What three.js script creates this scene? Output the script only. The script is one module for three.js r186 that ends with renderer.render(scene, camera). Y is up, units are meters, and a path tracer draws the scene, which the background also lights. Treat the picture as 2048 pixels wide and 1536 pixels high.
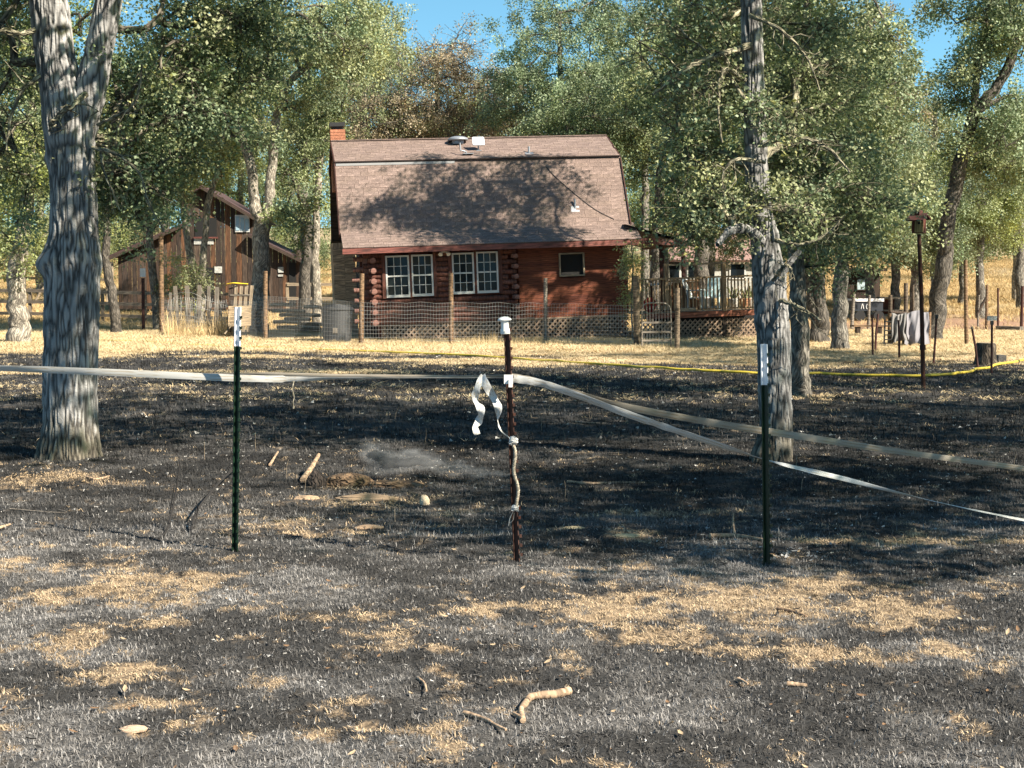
import * as THREE from 'three';

// ---------------------------------------------------------------- camera, sky, sun, exposure
const F = 3000, PITCH = Math.atan(202 / F), EYE = 1.6;
const scene = new THREE.Scene();
const camera = new THREE.PerspectiveCamera(2 * Math.atan(768 / F) * 180 / Math.PI, 4 / 3, 0.1, 2000);
camera.position.set(0, EYE, 0);
camera.rotation.x = -PITCH;
const SUN = new THREE.Vector3(0.64, 0.64, 0.43).normalize();
{ // clear summer sky
  const W = 512, H = 256, data = new Float32Array(W * H * 4);
  for (let j = 0; j < H; j++) for (let i = 0; i < W; i++) {
    const el = ((j + 0.5) / H - 0.5) * Math.PI, az = ((i + 0.5) / W - 0.5) * 2 * Math.PI;
    const x = Math.cos(az) * Math.cos(el), y = Math.sin(el), z = Math.sin(az) * Math.cos(el);
    const c = x * SUN.x + y * SUN.y + z * SUN.z, e = Math.max(0, y), t = Math.exp(-e * 5);
    const near = 0.10 * Math.exp((c - 1) * 6) + 0.04 * Math.exp((c - 1) * 40), k = (j * W + i) * 4;
    data[k] = 0.02 + 0.18 * t + near; data[k + 1] = 0.07 + 0.385 * t + near; data[k + 2] = 0.155 + 0.46 * t + near * 0.9; data[k + 3] = 1;
    if (y < 0) { data[k] = 0.2; data[k + 1] = 0.17; data[k + 2] = 0.12; }
  }
  const sky = new THREE.DataTexture(data, W, H, THREE.RGBAFormat, THREE.FloatType);
  sky.mapping = THREE.EquirectangularReflectionMapping; sky.magFilter = THREE.LinearFilter; sky.needsUpdate = true;
  scene.background = sky; scene.environment = sky;
}
const sun = new THREE.DirectionalLight(new THREE.Color(1, 0.9, 0.74), 5);
sun.position.copy(SUN).multiplyScalar(90).add(new THREE.Vector3(0, 0, -25)); sun.target.position.set(0, 0, -25);
sun.castShadow = true; sun.shadow.mapSize.set(4096, 4096);
Object.assign(sun.shadow.camera, { left: -45, right: 45, top: 45, bottom: -45, near: 1, far: 220 });
scene.add(sun, sun.target);
const renderer = new THREE.WebGLRenderer({ antialias: true });
renderer.shadowMap.enabled = true; renderer.toneMapping = THREE.LinearToneMapping; renderer.toneMappingExposure = 2.75;

// ---------------------------------------------------------------- helpers
const V = (x, y, z) => new THREE.Vector3(x, y, z), lerp = THREE.MathUtils.lerp, clamp = THREE.MathUtils.clamp, sst = THREE.MathUtils.smoothstep;
function rng(s) { return () => { s = (s + 0x6d2b79f5) | 0; let t = Math.imul(s ^ (s >>> 15), 1 | s); t = (t + Math.imul(t ^ (t >>> 7), 61 | t)) ^ t; return ((t ^ (t >>> 14)) >>> 0) / 4294967296; }; }
const R0 = rng(7), rr = (a, b, R = R0) => a + (b - a) * R(), gauss = (R) => (R() + R() + R() + R() - 2) * 1.0;
const h3 = (x, y, z) => { let n = Math.imul(x, 374761393) ^ Math.imul(y, 668265263) ^ Math.imul(z, 1274126177); n = Math.imul(n ^ (n >>> 13), 1274126177); return ((n ^ (n >>> 16)) >>> 0) / 4294967296; };
function noise(x, y, z = 0) {
  const i = Math.floor(x), j = Math.floor(y), k = Math.floor(z); let u = x - i, v = y - j, w = z - k;
  u = u * u * (3 - 2 * u); v = v * v * (3 - 2 * v); w = w * w * (3 - 2 * w);
  const a = lerp(lerp(h3(i, j, k), h3(i + 1, j, k), u), lerp(h3(i, j + 1, k), h3(i + 1, j + 1, k), u), v);
  if (w === 0) return a;
  return lerp(a, lerp(lerp(h3(i, j, k + 1), h3(i + 1, j, k + 1), u), lerp(h3(i, j + 1, k + 1), h3(i + 1, j + 1, k + 1), u), v), w);
}
const fbm = (x, y, o = 4, z = 0) => { let s = 0, a = 0.5, n = 0; for (let i = 0; i < o; i++) { s += a * noise(x, y, z + i * 7); n += a; a *= 0.5; x = x * 2.03 + 11; y = y * 2.03 + 5; } return s / n; };
// the ray through a point of the picture, and where it is at a distance d in front of the lens
const cp = Math.cos(PITCH), sp = Math.sin(PITCH);
function ray(px, py) { const a = (px - 1024) / F, b = -(py - 768) / F; return V(a, b * cp - sp, -(b * sp + cp)); }
function at(px, py, d) { const r = ray(px, py); return r.multiplyScalar(d / -r.z).add(V(0, EYE, 0)); }
const m2 = (px, d) => px * d / F;

const names = {};
function numbered(n) { const k = names[n] = (names[n] ?? -1) + 1; return k ? n + '_' + String(k).padStart(3, '0') : n; }
function tag(o, label, category, group, kind) { if (label) o.userData.label = label; if (category) o.userData.category = category; if (group) o.userData.group = group; if (kind) o.userData.kind = kind; return o; }
function thing(name, label, category, pos = [0, 0, 0], group) { const o = new THREE.Group(); o.name = numbered(name); o.position.set(...pos); scene.add(o); return tag(o, label, category, group); }
function shade(m) { m.castShadow = m.receiveShadow = true; return m; }
function part(name, geo, material, parent) { const m = shade(new THREE.Mesh(geo, material)); m.name = name; parent.add(m); return m; }
function solo(name, geo, material, label, category, group, kind) { const m = shade(new THREE.Mesh(geo, material)); m.name = numbered(name); scene.add(m); return tag(m, label, category, group, kind); }

class MB { // mesh builder
  constructor() { this.p = []; this.n = []; this.u = []; this.c = null; this.i = []; }
  v(x, y, z, a, b, c, s, t) { this.p.push(x, y, z); this.n.push(a, b, c); this.u.push(s, t); return this.p.length / 3 - 1; }
  quad(A, B, C, D, uw = 1, vh = 1) {
    const n = B.clone().sub(A).cross(D.clone().sub(A)).normalize();
    const a = this.v(A.x, A.y, A.z, n.x, n.y, n.z, 0, 0), b = this.v(B.x, B.y, B.z, n.x, n.y, n.z, uw, 0), c = this.v(C.x, C.y, C.z, n.x, n.y, n.z, uw, vh), d = this.v(D.x, D.y, D.z, n.x, n.y, n.z, 0, vh);
    this.i.push(a, b, c, a, c, d); return this;
  }
  // box with its grain along the longest side; m is an optional matrix
  box(cx, cy, cz, sx, sy, sz, m) {
    const o = (cx * 3.7 + cy * 1.3 + cz * 2.1) % 1, L = Math.max(sx, sy, sz), h = [sx / 2, sy / 2, sz / 2], S = [sx, sy, sz];
    for (let ax = 0; ax < 3; ax++) for (const sg of [-1, 1]) {
      const b = (ax + 1) % 3, c = (ax + 2) % 3, q = [];
      for (const [s, t] of [[-1, -1], [1, -1], [1, 1], [-1, 1]]) { const k = [0, 0, 0]; k[ax] = sg * h[ax]; k[b] = s * h[b] * sg; k[c] = t * h[c]; const w = V(cx + k[0], cy + k[1], cz + k[2]); q.push([m ? w.applyMatrix4(m) : w, S[b] >= S[c] ? [s * h[b] + o, t * h[c] + o * 3] : [t * h[c] + o, s * h[b] + o * 3]]); }
      const n = q[1][0].clone().sub(q[0][0]).cross(q[3][0].clone().sub(q[0][0])).normalize();
      const id = q.map(([w, uv]) => this.v(w.x, w.y, w.z, n.x, n.y, n.z, uv[0], uv[1]));
      this.i.push(id[0], id[1], id[2], id[0], id[2], id[3]);
    }
    return this;
  }
  bar(A, B, w, h, up = V(0, 1, 0)) { // a square bar from A to B
    const z = B.clone().sub(A), L = z.length(); z.normalize(); if (Math.abs(z.dot(up)) > 0.99) up = V(0, 0, 1);
    const x = up.clone().cross(z).normalize(), y = z.clone().cross(x), m = new THREE.Matrix4().makeBasis(x, y, z).setPosition(A.clone().lerp(B, 0.5));
    return this.box(0, 0, 0, w, h, L, m);
  }
  tube(pts, rad, sides = 6, cap = true, uscale = 1) {
    const n = pts.length, base = this.p.length / 3; let up = V(0.31, 0.2, 0.93), len = rr(0, 3);
    for (let k = 0; k < n; k++) {
      const t = pts[Math.min(n - 1, k + 1)].clone().sub(pts[Math.max(0, k - 1)]).normalize();
      const x = up.clone().sub(t.clone().multiplyScalar(up.dot(t))).normalize(), y = t.clone().cross(x); up = x.clone();
      const r = Array.isArray(rad) ? rad[k] : rad; if (k) len += pts[k].distanceTo(pts[k - 1]);
      for (let s = 0; s <= sides; s++) { const a = s / sides * 2 * Math.PI, c = Math.cos(a), d = Math.sin(a), nx = x.x * c + y.x * d, ny = x.y * c + y.y * d, nz = x.z * c + y.z * d; this.v(pts[k].x + nx * r, pts[k].y + ny * r, pts[k].z + nz * r, nx, ny, nz, s / sides * Math.max(0.12, Math.round(6.28 * r * uscale * 4) / 4), len * uscale); }
    }
    for (let k = 0; k < n - 1; k++) for (let s = 0; s < sides; s++) { const a = base + k * (sides + 1) + s, b = a + sides + 1; this.i.push(a, a + 1, b + 1, a, b + 1, b); }
    if (cap) for (const k of [0, n - 1]) {
      const t = pts[k ? n - 1 : 1].clone().sub(pts[k ? n - 2 : 0]).normalize().multiplyScalar(k ? 1 : -1), c = this.v(pts[k].x, pts[k].y, pts[k].z, t.x, t.y, t.z, 0.5, 0.5), id = [];
      for (let s = 0; s <= sides; s++) { const q = (base + k * (sides + 1) + s) * 3; id.push(this.v(this.p[q], this.p[q + 1], this.p[q + 2], t.x, t.y, t.z, 0.5 + this.n[q] * 0.1, 0.5 + this.n[q + 1] * 0.1)); }
      for (let s = 0; s < sides; s++) k ? this.i.push(c, id[s], id[s + 1]) : this.i.push(c, id[s + 1], id[s]);
    }
    return this;
  }
  add(g, m) { // a three.js geometry
    const q = (g.index ? g.toNonIndexed() : g.clone()); if (m) q.applyMatrix4(m); const b = this.p.length / 3, P = q.attributes.position, N = q.attributes.normal, U = q.attributes.uv;
    for (let k = 0; k < P.count; k++) { this.v(P.getX(k), P.getY(k), P.getZ(k), N.getX(k), N.getY(k), N.getZ(k), U ? U.getX(k) : 0, U ? U.getY(k) : 0); this.i.push(b + k); }
    return this;
  }
  geo() {
    const g = new THREE.BufferGeometry(); g.setAttribute('position', new THREE.Float32BufferAttribute(this.p, 3)); g.setAttribute('normal', new THREE.Float32BufferAttribute(this.n, 3)); g.setAttribute('uv', new THREE.Float32BufferAttribute(this.u, 2));
    if (this.c) g.setAttribute('color', new THREE.Float32BufferAttribute(this.c, 3)); g.setIndex(this.i); return g;
  }
  smooth() { const g = this.geo(); g.computeVertexNormals(); return g; }
}
const boxG = (cx, cy, cz, sx, sy, sz, m) => new MB().box(cx, cy, cz, sx, sy, sz, m).geo();
const curve = (pts, n) => new THREE.CatmullRomCurve3(pts).getPoints(n);

// ---------------------------------------------------------------- textures and materials
function texture(S, f, srgb = true) { // f(x, y) in 0..1 tiles -> [r, g, b] sRGB 0..1
  const d = new Uint8Array(S * S * 4);
  for (let y = 0; y < S; y++) for (let x = 0; x < S; x++) { const c = f(x / S, y / S), k = (y * S + x) * 4; for (let q = 0; q < 3; q++) d[k + q] = clamp((Array.isArray(c) ? c[q] : c) * 255, 0, 255); d[k + 3] = 255; }
  const t = new THREE.DataTexture(d, S, S); t.magFilter = THREE.LinearFilter; t.wrapS = t.wrapT = THREE.RepeatWrapping; if (srgb) t.colorSpace = THREE.SRGBColorSpace; t.needsUpdate = true; return t;
}
// tileable noise: blends four shifted copies
const tn = (x, y, fx, fy, o = 4) => { const g = (a, b) => fbm(a * fx, b * fy, o), wx = sst(x, 0.7, 1), wy = sst(y, 0.7, 1); return lerp(lerp(g(x, y), g(x - 1, y), wx), lerp(g(x, y - 1), g(x - 1, y - 1), wx), wy); };
const grainT = texture(512, (x, y) => { const s = tn(x, y, 5, 70, 4), l = tn(x, y, 3, 6, 3), k = tn(x, y, 10, 160, 2); return 0.62 + 0.42 * (s - 0.5) * 2 * 0.8 + 0.25 * (l - 0.5) + 0.2 * (k - 0.5); });
const grainB = texture(512, (x, y) => tn(x, y, 5, 70, 4), false);
const barkH = (x, y) => { const w = tn(x, y, 6, 6, 2) * 0.12, a = Math.abs(tn(x + w, y, 22, 4.5, 3) - 0.5) * 2; return clamp(Math.pow(a * 2.4, 0.7), 0, 1); };
const barkT = texture(512, (x, y) => { const h = barkH(x, y), l = tn(x, y, 7, 5, 3), k = 0.42 + 0.36 * h + 0.45 * (l - 0.5); return [k, k * 0.985, k * 0.95]; });
const barkB = texture(512, (x, y) => barkH(x, y) * 0.85 + 0.15 * tn(x, y, 60, 40, 2), false);
const gritT = texture(512, (x, y) => { const a = tn(x, y, 90, 90, 3), b = tn(x, y, 8, 8, 3); return 0.72 + 0.7 * (a - 0.5) + 0.2 * (b - 0.5); });
const gritB = texture(512, (x, y) => tn(x, y, 60, 60, 4), false);
const rustT = texture(256, (x, y) => { const a = tn(x, y, 6, 10, 4), b = tn(x, y, 40, 40, 2), k = sst(a, 0.5, 0.62); return [0.8 - 0.2 * b + 0.12 * k, 0.72 - 0.2 * b - 0.04 * k, 0.68 - 0.2 * b - 0.12 * k]; });
const lin = (r, g, b) => new THREE.Color().setRGB(r, g, b);
const mat = (c, o = {}) => new THREE.MeshStandardMaterial({ color: c, roughness: 0.9, ...o });
const wood = (r, g, b, o = {}) => mat(lin(r * 2.4, g * 2.4, b * 2.4), { map: grainT, bumpMap: grainB, bumpScale: 0.003, ...o });
const bark = (r, g, b, o = {}) => mat(lin(r * 2.2, g * 2.2, b * 2.2), { map: barkT, bumpMap: barkB, bumpScale: 0.025, roughness: 1, ...o });
const grit = (r, g, b, o = {}) => mat(lin(r * 2, g * 2, b * 2), { map: gritT, bumpMap: gritB, bumpScale: 0.003, ...o });
const M = {
  redWood: wood(0.155, 0.042, 0.026), redLog: [wood(0.15, 0.056, 0.038), wood(0.115, 0.042, 0.029), wood(0.185, 0.078, 0.056)], endLog: wood(0.19, 0.095, 0.075),
  siding: [wood(0.18, 0.052, 0.025), wood(0.15, 0.042, 0.023), wood(0.21, 0.064, 0.031)], fascia: wood(0.135, 0.042, 0.032, { roughness: 0.6 }),
  shingle: [grit(0.185, 0.135, 0.114), grit(0.165, 0.12, 0.104), grit(0.205, 0.15, 0.13), grit(0.175, 0.127, 0.11)], metalTrim: mat(lin(0.36, 0.36, 0.36), { roughness: 0.45, metalness: 0.3 }), darkTrim: mat(lin(0.03, 0.02, 0.02)),
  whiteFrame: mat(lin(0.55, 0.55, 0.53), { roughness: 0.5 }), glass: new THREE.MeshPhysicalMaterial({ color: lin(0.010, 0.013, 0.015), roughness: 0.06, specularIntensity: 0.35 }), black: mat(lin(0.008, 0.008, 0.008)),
  postWood: wood(0.20, 0.125, 0.07), greyWood: wood(0.22, 0.19, 0.155), paleWood: wood(0.33, 0.26, 0.18), deckWood: wood(0.30, 0.21, 0.125), darkWood: wood(0.06, 0.04, 0.028),
  barn: [wood(0.052, 0.03, 0.019), wood(0.072, 0.048, 0.034), wood(0.04, 0.026, 0.019), wood(0.10, 0.046, 0.021)], barnRoof: grit(0.055, 0.03, 0.028), lattice: wood(0.33, 0.235, 0.165),
  wire: mat(lin(0.42, 0.42, 0.40), { roughness: 0.5, metalness: 0.4 }), rust: mat(lin(0.135, 0.07, 0.05), { map: rustT, roughness: 0.8, metalness: 0.2 }), darkRust: mat(lin(0.10, 0.042, 0.035), { map: rustT, roughness: 0.8 }),
  green: mat(lin(0.012, 0.055, 0.03), { map: rustT, roughness: 0.35 }), whitePaint: mat(lin(0.72, 0.73, 0.75), { roughness: 0.5 }), plastic: mat(lin(0.75, 0.74, 0.70), { roughness: 0.5 }),
  steel: mat(lin(0.28, 0.30, 0.33), { roughness: 0.45, metalness: 0.4 }), dish: mat(lin(0.62, 0.65, 0.68), { roughness: 0.4 }), hose: mat(lin(0.52, 0.40, 0.04), { roughness: 0.6 }), cable: mat(lin(0.05, 0.05, 0.05)),
  brick: grit(0.36, 0.15, 0.085), tanBrick: wood(0.38, 0.29, 0.19), black2: mat(lin(0.02, 0.02, 0.02), { roughness: 0.5 }), bin: mat(lin(0.035, 0.037, 0.04), { roughness: 0.6 }),
  palewall: grit(0.42, 0.42, 0.39), stick: wood(0.40, 0.28, 0.18), charstick: mat(lin(0.015, 0.013, 0.012)), cloth: mat(lin(0.21, 0.205, 0.225), { roughness: 1, side: THREE.DoubleSide }), paint: mat(lin(0.7, 0.7, 0.68), { roughness: 0.5 }),
  ply: wood(0.42, 0.31, 0.19), yellow: mat(lin(0.7, 0.5, 0.03)),
};

// ---------------------------------------------------------------- the ground
const gnd = (px, py) => { const r = ray(px, py), t = -EYE / r.y; return [r.x * t, r.z * t]; };
function gy(x, z) { // height of the ground
  const d = Math.hypot(x, z), und = 0.10 * (fbm(x * 0.16, z * 0.16, 2) - 0.5) * sst(d, 6, 14);
  const e = Math.max(0, -z - 50), rise = e < 50 ? 0.04 * e * e / (e + 14) * 1.28 : 0.04 * 50 * 50 / 64 * 1.28 + 0.07 * (e - 50);
  return und + (z < -50 ? Math.min(rise, 9) : 0);
}
const micro = (x, z) => (fbm(x * 5, z * 5, 3) - 0.5) * 0.05 + (fbm(x * 24, z * 24, 2) - 0.5) * 0.018;
const patches = [[1500, 1205, 250, 42], [1230, 1222, 170, 34], [1760, 1215, 130, 40], [1640, 1160, 90, 18], [960, 1222, 110, 20], [1690, 1310, 130, 22], [1330, 1265, 160, 26], [270, 1172, 160, 32], [100, 1190, 120, 25], [330, 1240, 60, 18], [140, 1280, 90, 24], [255, 1345, 90, 26], [210, 1420, 70, 14], [350, 1410, 80, 20], [385, 1450, 60, 18],
  [690, 1408, 85, 14], [740, 1452, 45, 12], [880, 1455, 80, 16], [915, 1490, 40, 10], [275, 1467, 28, 8], [500, 1222, 45, 7], [650, 1232, 90, 9], [1150, 1058, 40, 7], [1255, 1072, 45, 8], [1310, 1025, 110, 8], [1650, 1082, 90, 9], [1830, 1083, 110, 12], [2020, 1085, 60, 8], [760, 1002, 130, 12], [690, 970, 70, 8], [560, 1050, 90, 16], [600, 1068, 130, 8], [90, 960, 110, 14], [260, 965, 60, 7], [1170, 1525, 60, 10], [1620, 792, 60, 5], [1740, 1310, 50, 14], [880, 1340, 30, 6], [1890, 1300, 70, 20], [40, 1120, 25, 8], [190, 875, 40, 10]]
  .map(([x, y, a, b]) => { const [X, Z] = gnd(x, y), [X2] = gnd(x + a, y), Zn = gnd(x, y + b)[1], Zf = gnd(x, y - b)[1]; return [X, Z, X2 - X, (Zn - Zf) / 2]; });
const edge = [[-9, 37], [-0.345, 36], [-0.275, 31.5], [-0.2, 36], [-0.1, 33.5], [0, 32], [0.09, 30.5], [0.16, 28.5], [0.22, 29], [0.345, 29], [9, 28]];
function burnt(x, z) { // 1 = charred, 0 = unburnt straw
  const d = -z, q = d > 1 ? x / d : 0; let e = 30; for (let k = 0; k < edge.length - 1; k++) if (q >= edge[k][0] && q <= edge[k + 1][0]) e = lerp(edge[k][1], edge[k + 1][1], (q - edge[k][0]) / (edge[k + 1][0] - edge[k][0]));
  const n = fbm(x * 0.35 + 40, z * 0.8, 4), n2 = fbm(x * 4.2, z * 4.2 + 9, 4);
  let b = 1 - sst(d + (n - 0.5) * 7 + (n2 - 0.5) * 3, e - 0.8, e + 0.8);
  if (d < 24) { let s = 0; for (const [X, Z, a, c] of patches) { const k = ((x - X) / a) ** 2 + ((z - Z) / c) ** 2; if (k < 4) s = Math.max(s, Math.exp(-k * 0.9) * (X < -0.15 ? 0.82 : 1)); } b *= (1 - sst(s + (n2 - 0.5) * 1.5 + (noise(x * 17, z * 17) - 0.5) * 0.8 + (noise(x * 47, z * 47) - 0.5) * 0.5, 0.30, 0.74)) * 0.98 + 0.02; if (n2 > 0.7 && n > 0.5 && d < 8.5) b *= 0.6; b = lerp(b, Math.max(b, 0.35 + 0.65 * b), sst(d, 9.3, 11)); }
  else if (n > 0.56 && d > 26.5) b *= 1 - sst(n, 0.56, 0.66) * 0.7;
  return clamp(b, 0, 1);
}
{ // one sheet, fine where it is near the lens and out to the horizon
  const ang = []; for (let a = -180; a < -24; a += 6) ang.push(a); for (let a = -24; a <= 24; a += 0.15) ang.push(a); for (let a = 30; a <= 180; a += 6) ang.push(a);
  const rad = [0.3, 1.5, 3]; let r = 3.9; while (r < 62) { rad.push(r); r *= 1.0052; } while (r < 900) { rad.push(r); r *= 1.06; }
  const nA = ang.length, nR = rad.length, P = new Float32Array(nA * nR * 3), C = new Float32Array(nA * nR * 3), U = new Float32Array(nA * nR * 2), I = [];
  for (let j = 0; j < nR; j++) for (let i = 0; i < nA; i++) {
    const a = ang[i] * Math.PI / 180, x = Math.sin(a) * rad[j], z = -Math.cos(a) * rad[j], k = j * nA + i, vis = Math.abs(ang[i]) <= 24;
    let y = gy(x, z); if (vis && rad[j] < 45) y += micro(x, z);
    P[3 * k] = x; P[3 * k + 1] = y; P[3 * k + 2] = z; U[2 * k] = x; U[2 * k + 1] = z;
    const b = burnt(x, z), m = fbm(x * 1.7 + 3, z * 2.2, 4), f = noise(x * 23, z * 23), ash = sst(m, 0.38, 0.68);
    const k1 = (0.035 + 0.085 * ash) * (0.6 + 0.8 * f) * lerp(1, 0.4, sst(-z, 8.5, 12)), s = (0.75 + 0.5 * fbm(x * 0.6, z * 0.6, 3)) * (0.75 + 0.5 * fbm(x * 0.07, z * 0.16, 3)), red = sst(-z, 45, 50) * (1 - sst(-z, 58, 66)) * sst(x, 9, 13) * 0.8;  // char darkens across the middle band, painting shade into its colour
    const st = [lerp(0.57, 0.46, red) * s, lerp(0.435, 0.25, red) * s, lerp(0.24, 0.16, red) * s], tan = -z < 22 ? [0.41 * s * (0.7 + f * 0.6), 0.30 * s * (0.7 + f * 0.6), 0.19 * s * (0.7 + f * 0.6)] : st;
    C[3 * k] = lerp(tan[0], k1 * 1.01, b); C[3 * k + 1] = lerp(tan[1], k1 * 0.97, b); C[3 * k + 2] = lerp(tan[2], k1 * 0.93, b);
  }
  for (let j = 0; j < nR - 1; j++) for (let i = 0; i < nA - 1; i++) { const a = j * nA + i; I.push(a, a + 1, a + nA + 1, a, a + nA + 1, a + nA); }
  const g = new THREE.BufferGeometry(); g.setAttribute('position', new THREE.BufferAttribute(P, 3)); g.setAttribute('color', new THREE.BufferAttribute(C, 3)); g.setAttribute('uv', new THREE.BufferAttribute(U, 2)); g.setIndex(I); g.computeVertexNormals();
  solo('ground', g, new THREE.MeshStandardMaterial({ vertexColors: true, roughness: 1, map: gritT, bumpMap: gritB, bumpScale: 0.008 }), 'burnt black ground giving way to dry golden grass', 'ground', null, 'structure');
}
function instanced(name, geo, material, list, label, category, kind, parent) { // list of [Matrix4, Color]
  const m = shade(new THREE.InstancedMesh(geo, material, list.length));
  list.forEach(([q, c], k) => { m.setMatrixAt(k, q); m.setColorAt(k, c); });
  m.name = parent ? name : numbered(name); (parent || scene).add(m); return tag(m, label, category, null, kind);
}
function tuftGeo(n, h, spread, w, lean, seed) { // thin blades out of one root
  const b = new MB(), R = rng(seed);
  for (let k = 0; k < n; k++) {
    const a = R() * 6.283, o = V(Math.cos(a), 0, Math.sin(a)).multiplyScalar(R() * spread), l = R() * 6.283, t = lean * (0.3 + R()), H = h * (0.5 + R() * 0.7), d = V(Math.cos(l) * Math.sin(t), Math.cos(t), Math.sin(l) * Math.sin(t));
    const s = V(-d.z, 0, d.x).normalize().multiplyScalar(w * (0.6 + R() * 0.8)), m = o.clone().addScaledVector(d, H * 0.55), e = o.clone().addScaledVector(d, H); e.y -= H * 0.18; e.x += Math.cos(l) * H * 0.1;
    const A = o.clone().sub(s), B = o.clone().add(s), C = m.clone().add(s), D = m.clone().sub(s), n0 = V(d.x * 0.2, 0.4, 0.9).normalize();
    const id = [A, B, C, D, e].map((q) => b.v(q.x, q.y - 0.004, q.z, n0.x, n0.y, n0.z, 0, 0)); b.i.push(id[0], id[1], id[2], id[0], id[2], id[3], id[3], id[2], id[4]);
  }
  return b.smooth();
}
{
  const R = rng(91), q = new THREE.Matrix4(), E = new THREE.Euler(), Q = new THREE.Quaternion(), lists = { char: [], straw: [], tall: [], ash: [] };
  const put = (L, x, z, s, sy, c, tilt = 0.15) => { Q.setFromEuler(E.set((R() - 0.5) * tilt, R() * 6.28, (R() - 0.5) * tilt)); lists[L].push([new THREE.Matrix4().compose(V(x, gy(x, z) + (x * x + z * z < 2000 ? micro(x, z) : 0) - 0.004, z), Q, V(s, sy, s)), c]); };
  const scatter = (d0, d1, dens, f) => { const N = Math.round(0.36 * (d1 * d1 - d0 * d0) * dens); for (let k = 0; k < N; k++) { const d = Math.sqrt(lerp(d0 * d0, d1 * d1, R())), x = (R() * 2 - 1) * 0.36 * d; f(x, -d); } };
  const low = (sc) => (x, z) => {
    const b = burnt(x, z), m = fbm(x * 1.7 + 3, z * 2.2, 4);
    if (R() < b) { const t = R(), mid = sst(-z, 8.5, 12), g = (t < 0.12 - mid * 0.08 ? rr(0.16, 0.32, R) : (0.05 + 0.155 * sst(m, 0.35, 0.7)) * rr(0.4, 1.5, R)) * lerp(1, 0.38, mid); put('char', x, z, sc * rr(0.7, 1.3, R), sc * rr(0.6, 1.3, R), lin(g * 1.01, g * 0.97, g * 0.93)); }  // mid dims the stubble colour as well, shade painted into the middle band
    else { const g = rr(0.6, 1.25, R); put('straw', x, z, sc * rr(0.7, 1.2, R), sc * rr(0.4, 1.0, R), lin(0.44 * g, 0.335 * g, 0.215 * g), 0.6); }
    if (R() < 0.035 * b) { const g = rr(0.25, 0.6, R); put('ash', x, z, sc * rr(0.4, 1.3, R), sc * rr(0.4, 1.2, R), lin(g, g * 0.98, g * 0.93), 2); }
  };
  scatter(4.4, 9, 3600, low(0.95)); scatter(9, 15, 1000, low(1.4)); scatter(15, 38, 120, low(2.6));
  scatter(20, 50, 130, (x, z) => { const b = burnt(x, z); if (R() < b * 0.97) return; const g = rr(0.8, 1.12, R), w = sst(-z, 33.5, 36) ; put('tall', x, z, rr(0.7, 1.3, R), rr(0.6, 1.0, R) * (0.24 + 0.42 * w * (0.2 + fbm(x * 0.8, z * 0.8, 2))), lin(0.60 * g, 0.475 * g, 0.28 * g)); });
  for (let k = 0; k < 420; k++) { const p = at(336 + R() * 128, 660, rr(43.4, 46, R)), g = rr(0.7, 1.2, R); put('tall', p.x, p.z, rr(0.8, 1.3, R), rr(1, 3.2, R) * (0.5 + noise(p.x * 2, 3)), lin(0.58 * g, 0.44 * g, 0.24 * g)); }
  for (let k = 0; k < 500; k++) { const p = at(530 + R() * 760, 690, rr(37.2, 39.3, R)), g = rr(0.7, 1.2, R); put('tall', p.x, p.z, rr(0.5, 0.9, R), rr(0.8, 2.0, R) * noise(p.x * 1.3, 8), lin(0.58 * g, 0.44 * g, 0.24 * g), 0.4); }
  scatter(50, 125, 22, (x, z) => { const g = rr(0.65, 1.2, R); if (x > 9 && z > -62 && R() < 0.85) return; if (fbm(x * 0.15, z * 0.3, 3) < 0.45 && R() < 0.7) return; put('tall', x, z, rr(1.2, 2, R), rr(0.6, 1.2, R), lin(0.54 * g, 0.39 * g, 0.19 * g)); });
  const gm = mat(lin(1, 1, 1), { roughness: 1, side: THREE.DoubleSide });
  instanced('charred_grass', tuftGeo(9, 0.034, 0.03, 0.0016, 1.0, 3), gm, lists.char, 'charred grey grass stubble over the burnt ground', 'burnt grass', 'stuff');
  instanced('straw_litter', tuftGeo(12, 0.034, 0.04, 0.0016, 1.6, 5), gm, lists.straw, 'tan unburnt straw left in patches on the char', 'straw', 'stuff');
  instanced('dry_grass', tuftGeo(18, 0.26, 0.15, 0.003, 0.6, 8), gm, lists.tall, 'dry golden grass growing before the cabin and up the hill', 'dry grass', 'stuff');
  instanced('ash_flakes', new THREE.TetrahedronGeometry(0.012), gm, lists.ash, 'pale flakes of ash scattered on the char', 'ash', 'stuff');
}

// ---------------------------------------------------------------- trees
const sprayGeo = (n, rad, leaf, seed) => { // a spray of small oak leaves
  const b = new MB(), R = rng(seed);
  for (let k = 0; k < n; k++) {
    const o = V(gauss(R), gauss(R) * 0.8, gauss(R)).multiplyScalar(rad * 0.75), d = V(R() - 0.5, (R() - 0.6) * 0.9, R() - 0.5).add(o.clone().multiplyScalar(0.8 / rad)).normalize(), L = leaf * (0.65 + R() * 0.7);
    const s = V(R() - 0.5, R() - 0.5, R() - 0.5).cross(d).normalize().multiplyScalar(L * 0.34), n0 = s.clone().cross(d).normalize(); if (n0.y < 0) n0.negate();
    const A = o, B = o.clone().addScaledVector(d, L * 0.55).add(s).addScaledVector(n0, L * 0.09), C = o.clone().addScaledVector(d, L), D = o.clone().addScaledVector(d, L * 0.55).sub(s).addScaledVector(n0, L * 0.09);
    const id = [A, B, C, D].map((q, i) => b.v(q.x, q.y, q.z, n0.x, n0.y, n0.z, i % 2, i > 1 ? 1 : 0)); b.i.push(id[0], id[1], id[2], id[0], id[2], id[3]);
  }
  return b.smooth();
};
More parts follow.
